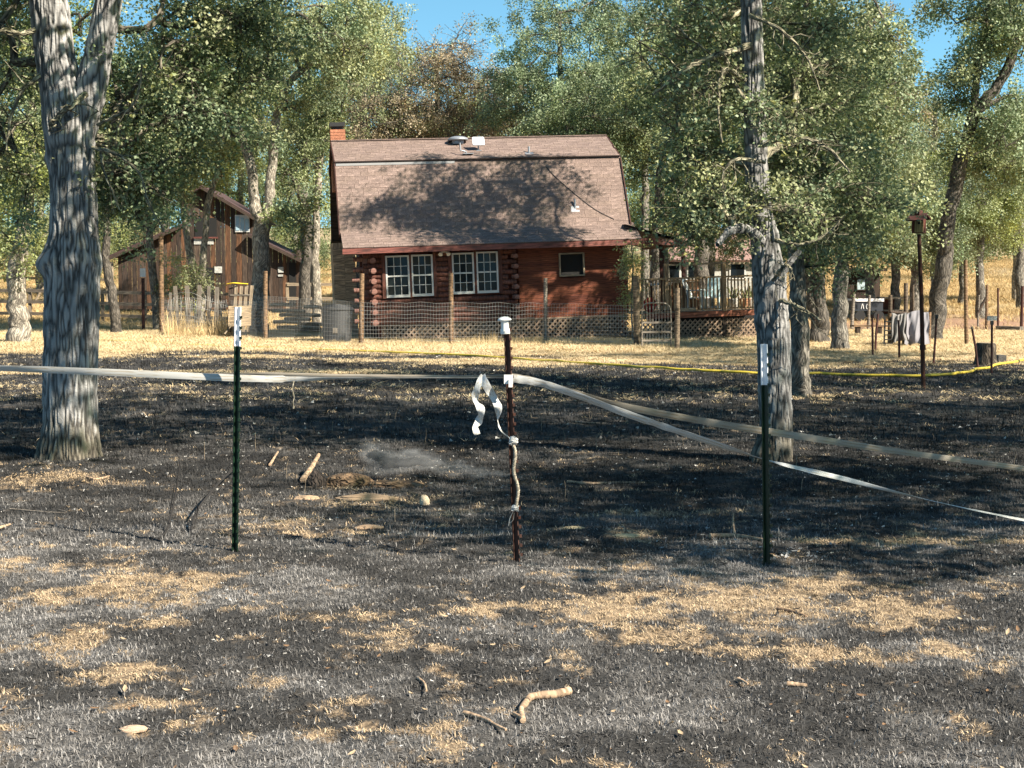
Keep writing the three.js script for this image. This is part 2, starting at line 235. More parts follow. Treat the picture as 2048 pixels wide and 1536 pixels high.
const sprays = { near: sprayGeo(16, 0.105, 0.035, 21), mid: sprayGeo(18, 0.15, 0.05, 22), far: sprayGeo(22, 0.23, 0.08, 23), top: sprayGeo(15, 0.42, 0.14, 24) };
const leafM = new THREE.MeshPhysicalMaterial({ color: lin(1, 1, 1), roughness: 0.55, transmission: 0.5, thickness: 0, side: THREE.DoubleSide, specularIntensity: 0.6 });
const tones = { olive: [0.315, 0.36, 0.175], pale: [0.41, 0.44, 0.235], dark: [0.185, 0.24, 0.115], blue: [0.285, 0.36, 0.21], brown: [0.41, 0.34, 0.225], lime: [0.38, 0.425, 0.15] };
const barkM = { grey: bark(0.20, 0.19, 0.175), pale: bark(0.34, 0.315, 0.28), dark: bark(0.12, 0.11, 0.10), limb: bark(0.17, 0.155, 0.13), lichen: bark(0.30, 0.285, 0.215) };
// stems: [[px, py, width px, depth offset m], ...] ; blobs: [px, py, rx, ry (px), depth offset, depth radius (m), clumps]
function tree(o) {
  const R = rng(o.seed || 1), d = o.d, base = o.stems[0][0], bp = at(base[0], base[1], d), g = thing(o.name || 'oak_tree', o.label, 'tree', [bp.x, gy(bp.x, bp.z), bp.z], o.group), off = V(bp.x, gy(bp.x, bp.z), bp.z);
  const nodes = [], trunk = new MB(), limbs = new MB(), far = d > 30, tipR = o.tip || (far ? 0.009 : 0.005);
  o.stems.forEach((s, si) => {
    const p = s.map((q) => at(q[0], q[1], d + (q[3] || 0)).sub(off)), w = s.map((q) => m2(q[2], d) / 2);
    if (si === 0) { p[0].y = 0; p.unshift(p[0].clone().setY(-0.25)); w.unshift(w[0] * 1.15); }
    const n = Math.max(10, Math.round(p[0].distanceTo(p[p.length - 1]) / (o.hi ? 0.02 : 0.16))), c = new THREE.CatmullRomCurve3(p), pts = [], rad = [];
    for (let k = 0; k <= n; k++) { const t = k / n, q = c.getPoint(t), f = t * (w.length - 1), i = Math.min(w.length - 2, Math.floor(f)); if (!o.hi) { q.x += (noise(k * 0.6, si * 9 + o.seed) - 0.5) * w[i] * 0.5; q.z += (noise(k * 0.5, 50 + si * 9 + o.seed) - 0.5) * w[i] * 0.5; } pts.push(q); rad.push(lerp(w[i], w[i + 1], f - i) * (o.hi ? 1 : 0.93 + 0.16 * noise(k * 0.8, 7 + si)) * (si === 0 && q.y < 0.35 ? 1 + 0.07 * (0.35 - Math.max(0, q.y)) / 0.35 : 1)); }
    if (o.hi) hiTrunk(trunk, pts, rad, o, si, off); else trunk.tube(pts, rad, far ? 10 : 18, true, o.barkScale || 1.4);
    const i0 = nodes.length; pts.forEach((q, k) => { if (o.hi && k % 6) return; nodes.push({ p: q, r: rad[k], par: -1, n: 0, stem: true, ok: k > pts.length * (o.clear ?? 0.35) || si > 0 }); });
  });
  // branches reach from the nearest wood to each clump of leaves
  const clumps = [];
  for (const [px, py, rx, ry, dz, rz, n, kind] of o.blobs) for (let k = 0; k < n; k++) { let x, y, z, q; do { x = R() * 2 - 1; y = R() * 2 - 1; z = R() * 2 - 1; q = x * x + y * y + z * z; } while (q > 1); const e = Math.pow(q, 0.0) ; clumps.push({ p: at(px + x * rx * e, py + y * ry * e, d + dz + z * rz).sub(off), kind }); }
  for (const c of clumps) { let m = 1e9; for (const q of nodes) if (q.ok) m = Math.min(m, q.p.distanceToSquared(c.p)); c.m = m; }
  clumps.sort((a, b) => a.m - b.m);
  const paths = [], list = { near: [], mid: [], far: [], top: [] }, tone = [].concat(o.tone || 'olive').map((t) => tones[t]), rc = o.rc || (far ? 0.42 : 0.3), ns = o.sprays ?? 11, E = new THREE.Euler(), Q = new THREE.Quaternion();
  for (const c of clumps) {
    let best = null, bm = 1e9; for (let k = 0; k < nodes.length; k++) { const q = nodes[k]; if (!q.ok) continue; const m = q.p.distanceTo(c.p) + Math.max(0, q.p.y - c.p.y) * 0.5 + (q.stem ? 0.1 : 0); if (m < bm) { bm = m; best = k; } }
    const A = nodes[best].p, L = A.distanceTo(c.p), ids = [best], nseg = clamp(Math.round(L / 0.22), 3, 9), w1 = V(gauss(R), gauss(R) * 0.5 + 0.35, gauss(R)).multiplyScalar(L * 0.16); let prev = best;
    for (let k = 1; k <= nseg; k++) { const t = k / nseg, q = A.clone().lerp(c.p, t).addScaledVector(w1, Math.sin(Math.PI * t)).add(V(gauss(R), gauss(R), gauss(R)).multiplyScalar(L * 0.035 * (t < 1 ? 1 : 0))); nodes.push({ p: q, par: prev, n: 0, ok: true }); prev = nodes.length - 1; ids.push(prev); }
    for (let k = prev; k >= 0 && !nodes[k].stem; k = nodes[k].par) nodes[k].n++;
    paths.push(ids);
    const kind = c.kind || o.spray || (far ? 'far' : 'near'), m = Math.round(ns * (0.5 + R()) * (kind === 'top' ? 0.6 : 1)), shadeT = (0.68 + 0.6 * R()), tt = tone[Math.floor(R() * tone.length)], rk = kind === 'top' ? rc * 1.6 : rc;
    const tw = Math.max(3, o.twigs ?? (far ? 3 : 6)), ends = []; for (let s = 0; s < tw; s++) ends.push(V(gauss(R), gauss(R) * 0.8 - 0.1, gauss(R)).multiplyScalar(rk * 1.15));
    for (let s = 0; s < m; s++) {
      const q = V(gauss(R) * rk, gauss(R) * rk * 0.8, gauss(R) * rk).multiplyScalar(0.42).add(ends[Math.floor(R() * Math.min(tw, 6))]).add(c.p), v = shadeT * (0.87 + 0.26 * R()), y = R() < 0.05 ? 1.2 : 1; Q.setFromEuler(E.set((R() - 0.5) * 1.4, R() * 6.28, (R() - 0.5) * 1.4)); const sc = 0.75 + R() * 0.5;
      list[kind].push([new THREE.Matrix4().compose(q, Q, V(sc, sc, sc)), lin(tt[0] * v * y, tt[1] * v * (y > 1 ? 1.08 : 1), tt[2] * v * (y > 1 ? 0.75 : 1))]);
    }
    for (let s = 0; s < tw; s++) { const e = ends[s], a = nodes[ids[Math.max(0, ids.length - 1 - Math.floor(R() * 2.5))]].p, mid = a.clone().add(e.clone().multiplyScalar(0.5)).add(V(gauss(R), gauss(R), gauss(R)).multiplyScalar(rk * 0.2)); limbs.tube([a.clone(), mid, c.p.clone().add(e)], [tipR, tipR * 0.8, tipR * 0.5], 3, false, 1); }
  }
  for (const ids of paths) { const pts = ids.map((k) => nodes[k].p), rad = ids.map((k, i) => { const q = nodes[k]; if (q.stem) return Math.min(q.r * 0.8, tipR * Math.pow(Math.max(1, nodes[ids[1]].n), 0.5) * 1.5); return tipR * Math.pow(Math.max(1, q.n), 0.5) * 1.15; }); limbs.tube(pts, rad, far ? 4 : 6, false, 1); }
  if (o.dead) { const b = new MB(); for (const l of o.dead) { const c = curve(l.map(([x, y, w, dz]) => at(x, y, d + dz).sub(off)), 22), W = l.map((q) => m2(q[2], d) / 2); c.forEach((q, k) => { if (k) q.add(V(gauss(R), gauss(R), gauss(R)).multiplyScalar(0.006)); }); const rad = c.map((q, k) => { const f = k / 22 * (W.length - 1), i = Math.min(W.length - 2, Math.floor(f)); return lerp(W[i], W[i + 1], f - i) * (0.85 + 0.3 * noise(k * 0.9, l[0][0])); }); b.tube(c, rad, 8, false, 2); for (let k = 6; k < 22; k += 2) { const e = c[k].clone().add(V(gauss(R), gauss(R) - 0.25, gauss(R)).multiplyScalar(0.16)), m = c[k].clone().lerp(e, 0.5).add(V(gauss(R), gauss(R), gauss(R)).multiplyScalar(0.035)), e2 = e.clone().add(V(gauss(R), gauss(R) - 0.2, gauss(R)).multiplyScalar(0.12)); b.tube([c[k].clone(), m, e, e2], [rad[k] * 0.5, rad[k] * 0.4, rad[k] * 0.35, 0.0025], 5, false, 2); } } part('dead_branch', b.geo(), barkM.lichen, g); }
  part('trunk', trunk.c ? trunk.smooth() : trunk.geo(), trunk.c ? hiBarkM : (o.bark || barkM.grey), g);
  if (limbs.i.length) part('branches', limbs.geo(), o.limbM || barkM.limb, g);
  for (const k in list) if (list[k].length) instanced('crown', sprays[k], leafM, list[k], null, null, null, g);
  return g;
}
const hiBarkM = new THREE.MeshStandardMaterial({ vertexColors: true, roughness: 1, bumpMap: gritB, bumpScale: 0.006 });
function hiTrunk(b, pts, rad, o, si, off) { // deeply furrowed bark, modelled
  const S = o.hi, base = b.p.length / 3; b.c = b.c || [];
  let up = V(0, 0, 1);
  pts.forEach((q, k) => {
    const t = pts[Math.min(pts.length - 1, k + 1)].clone().sub(pts[Math.max(0, k - 1)]).normalize(), x = up.clone().sub(t.clone().multiplyScalar(up.dot(t))).normalize(), y = t.clone().cross(x); up = x.clone();
    for (let s = 0; s <= S; s++) {
      const a = (s % S) / S * 2 * Math.PI, n = x.clone().multiplyScalar(Math.cos(a)).addScaledVector(y, Math.sin(a)); let r = rad[k];
      const f = 1 / 0.026, wx = q.x + n.x * r, wy = q.y, wz = q.z + n.z * r, w = (noise(wx * 6, wy * 3, wz * 6) - 0.5) * 1.6;
      const v1 = noise(wx * f + w, wy * f * (o.aniso || 0.13) + o.seed, wz * f + w), v2 = noise(wx * f * 2 + 9, wy * f * 0.3, wz * f * 2);
      const ridge = clamp(Math.abs(v1 * 0.75 + v2 * 0.25 - 0.5) * 4.6, 0, 1), dp = o.barkDepth || 0.019;
      let bump = 0, scar = 0; if (o.bumps) for (const [px, py, rr0, h] of o.bumps) { const c = at(px, py, o.d - rr0 * 0.4).sub(off), dd = V(wx - c.x, wy - c.y, (wz - c.z) * 0.6).length() / rr0; if (dd < 1.6) { if (h > 0) bump += h * Math.exp(-dd * dd * 2); else scar = Math.max(scar, Math.exp(-dd * dd * 2)); } }
      r = r - dp * 0.5 + dp * Math.pow(ridge, 0.6) + bump + (fbm(wx * 3, wy * 1.5, 2, wz * 3) - 0.5) * r * 0.12 - scar * 0.02;
      if (si === 0 && q.y < 0.45) r += Math.max(0, noise(Math.cos(a) * 2.2 + 5, Math.sin(a) * 2.2) - 0.35) * 0.08 * Math.pow(1 - clamp(q.y, 0, 0.45) / 0.45, 2);
      b.v(q.x + n.x * r, q.y + n.y * r, q.z + n.z * r, n.x, n.y, n.z, a * rad[k], q.y);
      const lich = sst(fbm(wx * 4 + 2, wy * 2.4, 3, wz * 4), 0.48, 0.7), dirt = si === 0 ? 1 - sst(q.y + (v2 - 0.5) * 0.3, 0.1, 0.5) : 0, k0 = (0.045 + 0.22 * ridge + 0.10 * lich * ridge + 0.09 * (v2 - 0.5)) * (1 - 0.6 * scar) * (1 - 0.5 * dirt) * (o.barkTone || 1);
      b.c.push(k0 * (1 + dirt * 0.12), k0 * 0.985, k0 * (0.96 - dirt * 0.2));
    }
  });
  for (let k = 0; k < pts.length - 1; k++) for (let s = 0; s < S; s++) { const a = base + k * (S + 1) + s, c = a + S + 1; b.i.push(a, a + 1, c + 1, a, c + 1, c); }
}
tree({ label: 'massive furrowed grey oak trunk forking above a burl, nearest on the left side', d: 13.6, seed: 11, hi: 300, clear: 0.7, barkTone: 1.08, aniso: 0.2, limbM: barkM.limb, tone: ['dark', 'olive', 'pale', 'blue'], rc: 0.27, sprays: 15,
  stems: [[[140, 918, 112], [141, 850, 104], [142, 760, 104], [143, 660, 104], [145, 560, 104], [146, 520, 108], [148, 460, 92], [146, 380, 86], [140, 300, 92], [134, 240, 96], [124, 180, 84], [110, 110, 76], [102, 40, 74], [92, -60, 70], [80, -250, 56]], [[152, 290, 70], [165, 235, 64], [183, 165, 60], [198, 100, 52], [212, 30, 50], [232, -70, 44], [260, -240, 34]]],
  dead: [[[172, 188, 12, -0.3], [146, 210, 10, -0.42], [116, 232, 9, -0.40], [96, 252, 6, -0.35]], [[75, 58, 13, -0.1], [42, 68, 10, -0.2], [10, 60, 8, -0.3], [-30, 75, 6, -0.4]], [[82, 150, 10, -0.1], [48, 178, 8, -0.2], [25, 225, 7, -0.2], [12, 300, 4, -0.3]], [[185, 295, 8, -0.2], [232, 308, 7, -0.4], [278, 345, 5, -0.5], [300, 410, 3, -0.6], [330, 465, 2, -0.6]], [[195, 250, 7, -0.2], [270, 205, 6, -0.4], [285, 130, 4, -0.5]], [[200, 300, 6, -0.2], [208, 340, 5, -0.3], [240, 420, 3, -0.4]]],
  bumps: [[98, 532, 0.13, 0.085], [128, 522, 0.07, 0.05], [150, 528, 0.06, 0.055], [182, 528, 0.08, 0.05], [112, 502, 0.08, 0.05], [165, 512, 0.06, 0.05], [133, 690, 0.06, -1], [195, 190, 0.06, 0.03], [95, 320, 0.1, 0.02]],
  blobs: [[360, 140, 160, 200, 1.1, 1.2, 90], [290, 340, 100, 130, 0.7, 0.8, 40], [430, 60, 150, 150, 0.9, 1.2, 46], [10, 80, 80, 180, 1.2, 1.0, 36], [30, 330, 60, 120, 1.5, 0.8, 16], [150, -520, 700, 360, 0, 3.0, 60, 'top'], [-600, -100, 300, 400, 0, 2.2, 40, 'top']] });
tree({ label: 'tall grey oak trunk behind the right green post, leafy twigs around it', d: 13.4, seed: 12, hi: 240, clear: 0.42, barkTone: 0.95, aniso: 0.32, limbM: barkM.lichen, tone: ['pale', 'olive', 'blue', 'olive'], rc: 0.2, sprays: 11, twigs: 10, tip: 0.006, barkDepth: 0.016,
  stems: [[[1546, 922, 72], [1552, 850, 64], [1550, 780, 63], [1549, 700, 64], [1543, 620, 64], [1537, 550, 62], [1528, 480, 52], [1517, 400, 46], [1512, 300, 43], [1508, 200, 42], [1505, 100, 40], [1502, 0, 39], [1500, -150, 36], [1495, -400, 28]], [[1540, 640, 26], [1555, 590, 18], [1570, 540, 12], [1600, 500, 8]], [[1520, 480, 22, -0.1], [1490, 458, 18, -0.3], [1455, 465, 13, -0.5], [1435, 490, 9, -0.6]]],
  dead: [[[1500, 92, 15, -0.1], [1440, 108, 12, -0.3], [1370, 140, 9, -0.4], [1305, 190, 5, -0.5]], [[1490, 160, 10, -0.2], [1448, 140, 8, -0.4], [1436, 200, 6, -0.4], [1444, 285, 3, -0.4]], [[1520, 290, 10, -0.2], [1600, 275, 8, -0.4], [1660, 300, 7, -0.4], [1700, 345, 4, -0.5]], [[1530, 325, 8, -0.25], [1470, 320, 7, -0.4], [1445, 350, 5, -0.4], [1450, 400, 3, -0.4]], [[1560, 600, 9, -0.15], [1600, 615, 7, -0.3], [1642, 640, 4, -0.4]], [[1550, 480, 9, -0.2], [1600, 490, 7, -0.4], [1650, 470, 5, -0.4], [1690, 430, 3, -0.4]], [[1545, 560, 7, -0.2], [1575, 530, 5, -0.4], [1590, 560, 3, -0.4]], [[1500, 30, 9, -0.2], [1560, 60, 7, -0.4], [1610, 110, 5, -0.4], [1640, 180, 3, -0.4]]],
  bumps: [[1525, 640, 0.09, 0.03], [1560, 470, 0.08, 0.03]],
  blobs: [[1415, 345, 75, 95, 0.2, 0.7, 24], [1390, 130, 130, 150, 0.5, 1.0, 44], [1625, 230, 95, 190, 1.0, 0.8, 50], [1655, 410, 140, 80, 0.9, 0.7, 46], [1500, 90, 190, 130, 1.3, 0.8, 40], [1500, 300, 150, 130, 1.1, 0.5, 22], [1535, 235, 60, 45, -0.4, 0.25, 5], [1560, 400, 60, 40, -0.4, 0.25, 4], [1440, 430, 80, 45, 0, 0.5, 12], [1395, 440, 50, 35, 0.4, 0.5, 7], [1480, -520, 700, 360, 0.3, 3.2, 80, 'top'], [1780, -1150, 500, 300, -3.5, 1.3, 14, 'top']] });
// mid-distance trees; each is told by its trunk
const MT = [
  { label: 'pale crooked oak trunk standing at the far left edge of the burn', d: 40, seed: 21, bark: barkM.pale, tone: ['olive', 'lime'], stems: [[[38, 686, 46], [36, 640, 40], [30, 580, 36], [32, 530, 36], [42, 480, 28], [52, 400, 24], [58, 300, 22], [66, 180, 18], [70, 40, 12]]], blobs: [[20, 420, 90, 130, 0.5, 2, 34], [40, 180, 160, 190, 0, 2.5, 70], [60, -80, 300, 150, 0, 3, 50]] },
  { label: 'dark thin bent oak trunk seen between the big trunk and the barn', d: 46, seed: 22, bark: barkM.dark, tone: ['olive', 'dark'], stems: [[[232, 628, 22], [226, 585, 18], [214, 540, 17], [212, 440, 14], [208, 330, 12], [200, 200, 9]]], blobs: [[210, 380, 90, 90, 0.5, 1.8, 26], [200, 200, 140, 160, 0, 2.4, 60]] },
  { label: 'slim grey oak trunk just left of the tall brown yard post', d: 50, seed: 23, bark: barkM.grey, tone: ['pale', 'olive'], stems: [[[314, 640, 20], [310, 580, 18], [302, 500, 16], [296, 430, 13], [288, 340, 10]]], blobs: [[300, 330, 120, 100, 0, 2.4, 46], [330, 190, 150, 110, 0, 2.4, 40]] },
  { label: 'whitish oak with two slender stems in front of the barn', d: 50, seed: 24, bark: barkM.pale, tone: ['pale', 'lime'], clear: 0.5, stems: [[[403, 622, 24], [400, 590, 21], [388, 545, 15], [376, 480, 14], [366, 400, 12], [362, 320, 9]], [[402, 600, 15], [405, 540, 14], [410, 480, 13], [418, 400, 13], [432, 355, 12], [450, 300, 9]]], blobs: [[400, 290, 110, 80, 0, 2, 50], [370, 560, 40, 55, -0.5, 0.8, 8], [440, 200, 150, 110, 0, 2.2, 50]] },
  { label: 'stout pale forked oak between the barn and the cabin', d: 46, seed: 25, bark: barkM.pale, tone: ['pale', 'blue', 'olive'], clear: 0.6, stems: [[[516, 664, 42], [517, 600, 36], [520, 520, 34], [522, 460, 30], [508, 400, 22], [500, 330, 19], [482, 270, 16], [456, 215, 11]], [[522, 480, 24], [536, 420, 21], [545, 330, 19], [550, 250, 18], [572, 175, 15], [620, 128, 12], [680, 100, 8]]], blobs: [[560, 90, 190, 130, 0, 3, 110], [470, 190, 130, 120, 0, 2.5, 50], [585, 420, 50, 60, 0.5, 1.4, 12], [700, 70, 110, 90, 0.5, 2.5, 46], [560, -150, 420, 160, 0, 4, 70]] },
  { label: 'dark oak trunk of the close pair left of the cabin chimney', d: 52, seed: 26, bark: barkM.dark, tone: ['dark', 'olive'], clear: 0.6, stems: [[[607, 642, 26], [609, 580, 23], [613, 500, 19], [614, 440, 17], [600, 385, 14], [582, 345, 10]]], blobs: [[600, 330, 80, 80, 0.3, 2, 34]] },
  { label: 'slender pale oak trunk of the close pair left of the cabin chimney', d: 53, seed: 27, bark: barkM.pale, tone: ['blue', 'olive'], clear: 0.6, stems: [[[632, 632, 20], [631, 560, 18], [630, 480, 16], [634, 400, 15], [639, 320, 14], [638, 260, 11], [622, 235, 8]]], blobs: [[640, 250, 60, 70, 0.3, 2, 34], [640, 110, 150, 120, 0.2, 2.6, 60]] },
  { label: 'grey oak trunk directly behind the nearest right-hand trunk', d: 21.4, seed: 28, bark: barkM.grey, tone: ['olive', 'blue'], rc: 0.34, spray: 'mid', clear: 0.5, stems: [[[1603, 792, 44], [1600, 740, 40], [1596, 650, 36], [1595, 560, 32], [1588, 450, 26], [1594, 320, 22], [1606, 180, 20], [1615, 0, 15]]], blobs: [[1620, 330, 150, 130, 0.4, 1.6, 70], [1600, 120, 190, 130, 0.3, 1.8, 70], [1660, 480, 110, 60, 0.3, 1, 26], [1600, -200, 500, 220, 0, 3.4, 80, 'far']] },
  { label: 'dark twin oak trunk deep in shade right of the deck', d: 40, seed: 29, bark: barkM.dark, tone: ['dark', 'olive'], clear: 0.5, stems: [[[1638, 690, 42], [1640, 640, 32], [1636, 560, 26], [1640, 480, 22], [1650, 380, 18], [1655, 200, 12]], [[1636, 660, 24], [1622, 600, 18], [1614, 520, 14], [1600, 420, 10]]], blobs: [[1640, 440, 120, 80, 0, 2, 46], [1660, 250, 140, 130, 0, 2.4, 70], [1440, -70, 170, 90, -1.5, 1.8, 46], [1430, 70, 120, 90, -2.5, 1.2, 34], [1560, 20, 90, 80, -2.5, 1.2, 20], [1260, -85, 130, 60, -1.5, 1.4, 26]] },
  { label: 'straight grey oak trunk with bare black foot left of the draped blankets', d: 36, seed: 30, bark: barkM.grey, tone: ['blue', 'pale', 'olive'], clear: 0.5, stems: [[[1682, 704, 36], [1681, 650, 31], [1681, 560, 28], [1682, 450, 25], [1680, 330, 22], [1676, 220, 18], [1668, 80, 14]]], blobs: [[1720, 420, 130, 90, 0, 2, 64], [1690, 150, 150, 170, 0, 2.6, 90], [1770, 300, 60, 80, 0, 1.8, 22], [1600, -150, 200, 130, 0, 3, 50]] },
  { label: 'leaning dark oak trunk behind the rusty birdhouse pole', d: 42, seed: 31, bark: barkM.dark, tone: ['dark', 'olive', 'blue'], clear: 0.62, sprays: 11, stems: [[[1866, 686, 40], [1876, 620, 34], [1886, 540, 32], [1893, 470, 31], [1908, 380, 29], [1930, 290, 26], [1955, 215, 23], [1995, 175, 20], [2035, 80, 18], [2080, -40, 14]], [[1938, 265, 18], [1950, 190, 16], [1965, 90, 13], [1985, -30, 10]], [[1945, 230, 13], [1985, 205, 10], [2020, 190, 6]]], blobs: [[1985, 60, 80, 80, 0, 2, 40], [2040, 20, 90, 110, 0, 2.4, 40], [1880, 10, 70, 25, 0, 1.2, 8], [1930, 150, 50, 60, 0, 1.4, 22], [1960, 280, 70, 70, 0.3, 1.8, 30], [2030, 270, 60, 110, 0, 2, 40], [2000, -150, 300, 120, 0, 3, 40]] },
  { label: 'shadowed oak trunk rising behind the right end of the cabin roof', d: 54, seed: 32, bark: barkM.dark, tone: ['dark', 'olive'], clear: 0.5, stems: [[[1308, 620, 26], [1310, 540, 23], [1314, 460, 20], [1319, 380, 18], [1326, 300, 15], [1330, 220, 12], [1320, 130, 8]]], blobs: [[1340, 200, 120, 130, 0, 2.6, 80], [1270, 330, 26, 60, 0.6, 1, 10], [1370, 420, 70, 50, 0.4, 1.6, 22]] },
  { label: 'thick brown oak trunk seen over the deck railing', d: 55, seed: 33, bark: barkM.dark, tone: ['olive', 'lime'], clear: 0.5, stems: [[[1404, 610, 32], [1404, 540, 29], [1403, 480, 28], [1410, 400, 22], [1425, 300, 16]]], blobs: [[1410, 330, 110, 90, 0, 2.2, 56], [1430, 150, 130, 110, 0, 2.4, 56]] },
];
MT.forEach((t) => tree(t));
// the wood behind: crowns that close the view over the roofs and along the hill
const crownTree = (px, py, rx, ry, d, tone, n, label, seed, o = {}) => { const x = at(px, 600, d), by = 566 - (gy(x.x, x.z) - EYE) / d * F, bark = o.bark || barkM.grey; tree({ label, d, seed, tone, bark, clear: 0.45, tip: o.tip, twigs: o.twigs, sprays: o.sprays ?? 10, limbM: o.limbM, rc: o.rc || 0.48, stems: [[[px + (o.lean || 0), by, o.w || 20], [px + (o.lean || 0) * 0.6, lerp(by, py, 0.5), (o.w || 20) * 0.75], [px, py, 10], [px, py - ry * 0.6, 5]]], blobs: [[px, py, rx, ry, 0, m2(rx, d) * 0.9, n], [px - rx * 0.5, py + ry * 0.5, rx * 0.7, ry * 0.5, 0, m2(rx, d) * 0.6, Math.round(n * 0.35)], [px + rx * 0.5, py + ry * 0.55, rx * 0.7, ry * 0.5, 0.5, m2(rx, d) * 0.6, Math.round(n * 0.35)]] }); };
const bare = { sprays: 9, twigs: 12, tip: 0.014, limbM: bark(0.30, 0.255, 0.20), rc: 0.75 };
crownTree(875, 190, 135, 130, 64, ['brown', 'brown', 'pale'], 140, 'half-bare brownish grey oak behind the middle of the cabin roof', 41, bare);
crownTree(990, 215, 80, 110, 70, ['pale', 'brown'], 70, 'pale khaki tree behind the flat antenna panel on the roof', 42, { sprays: 8, twigs: 8, tip: 0.012 });
crownTree(1120, 120, 150, 150, 60, ['blue', 'dark', 'blue'], 130, 'tall blue green oak rising over the cabin roof right of the sky gap', 43, { sprays: 14 });
crownTree(1190, 235, 140, 70, 56, ['dark', 'dark', 'blue'], 80, 'dark low oak crown close behind the roof ridge on the right half', 44, { sprays: 14 });
crownTree(730, 230, 100, 80, 62, ['brown', 'olive'], 60, 'khaki green tree right behind the brick chimney top', 45, { sprays: 8, twigs: 8, tip: 0.012 });
crownTree(720, 90, 90, 110, 66, ['pale', 'olive'], 80, 'light green oak crown left of the sky gap over the cabin', 46);
crownTree(610, 200, 110, 130, 72, ['olive', 'pale'], 80, 'light olive oak behind the pair of trunks by the chimney', 47);
crownTree(480, 330, 120, 130, 76, ['pale', 'blue', 'lime'], 80, 'pale green tree closing the gap right of the barn peak', 48);
crownTree(330, 250, 140, 160, 74, ['olive', 'lime'], 90, 'yellowish green oak rising behind the barn', 49);
crownTree(250, 440, 80, 70, 80, ['brown', 'olive'], 50, 'low brownish tree over the left shed roof of the barn', 50);
crownTree(120, 430, 130, 120, 70, ['lime', 'olive'], 90, 'yellow green tree behind the massive left trunk', 51);
crownTree(80, 200, 150, 170, 78, ['olive', 'pale'], 90, 'tall olive tree far behind the left edge of the picture', 52);
crownTree(590, 480, 70, 80, 84, ['olive', 'dark'], 46, 'dull bush-like oak behind the right shed of the barn', 53);
crownTree(1290, 130, 120, 160, 62, ['dark', 'blue', 'olive'], 110, 'dense green oak left of the tall right trunk high over the porch', 54, { sprays: 14 });
crownTree(1420, 260, 120, 150, 66, ['olive', 'dark'], 90, 'mid green oak filling the view above the deck', 55);
crownTree(1330, 420, 90, 60, 70, ['lime', 'olive'], 46, 'yellow green foliage right of the porch roof', 56);
crownTree(1540, 430, 100, 80, 64, ['olive', 'pale'], 60, 'pale tree behind the nearest right trunk', 57);
crownTree(1560, 210, 130, 150, 68, ['blue', 'olive'], 90, 'blue green oak rising far behind the nearest right trunk', 58);
crownTree(1740, 130, 80, 150, 60, ['dark', 'brown', 'olive'], 90, 'bronze tinged oak whose edge borders the right sky gap', 59, { sprays: 14 });
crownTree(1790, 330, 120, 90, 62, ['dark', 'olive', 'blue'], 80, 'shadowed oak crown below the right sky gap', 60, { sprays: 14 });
crownTree(1830, 440, 110, 90, 58, ['blue', 'olive', 'dark'], 80, 'green oak crown hanging behind the birdhouse', 61, { sprays: 13, w: 22 });
crownTree(1960, 380, 110, 110, 60, ['lime', 'olive'], 90, 'bright yellow green oak right of the leaning trunk', 62, { sprays: 13 });
crownTree(2040, 300, 90, 130, 66, ['olive', 'lime'], 60, 'olive oak at the right edge of the picture', 63);
crownTree(2030, 440, 70, 70, 72, ['olive', 'dark'], 44, 'pale trunked oak on the dry slope at the right edge', 64, { w: 16, bark: barkM.pale, lean: 2 });
crownTree(1925, 470, 60, 50, 70, ['olive', 'dark'], 30, 'small grey trunked oak on the slope right of the leaning trunk', 65, { w: 18 });
crownTree(1870, 230, 60, 50, 74, ['pale', 'olive'], 30, 'pale round treetop under the right sky gap', 66);
// trees beside the view that throw their shade on the burnt ground
const sideTree = (x, z, r, h, seed, label, n = 110) => { const d = -z, px = 1024 + x / d * F, k = F / d, Y = (y) => 566 - (y - EYE) * k; tree({ label, d, seed, tone: ['olive', 'dark'], clear: 0.4, sprays: 10, rc: 0.55, spray: 'top', twigs: 2, stems: [[[px, Y(0), 0.42 * k], [px + 10, Y(h * 0.4), 0.32 * k], [px, Y(h), 0.1 * k]]], blobs: [[px, Y(h), r * k, r * 0.75 * k, 0, r, n]] }); };
sideTree(8.0, -6.9, 1.8, 6.4, 71, 'oak standing out of view right of the fence, shading the burnt strip', 90);
sideTree(7.4, -13.4, 1.9, 6.9, 76, 'oak out of view just right of the nearest right trunk', 60);
sideTree(7.9, -18.6, 2.0, 7.3, 77, 'oak out of view right of the birdhouse pole', 60);
sideTree(12.5, -12.5, 2.6, 7.6, 72, 'oak out of view right of the nearest right trunk', 90);
sideTree(15, -19, 2.8, 8, 73, 'oak out of view beyond the right end of the tape', 90);
sideTree(14.5, -27, 3.0, 8.5, 74, 'oak out of view right of the tree stump', 110);
sideTree(-9.5, -17, 2.6, 7, 75, 'oak out of view left of the massive trunk', 80);

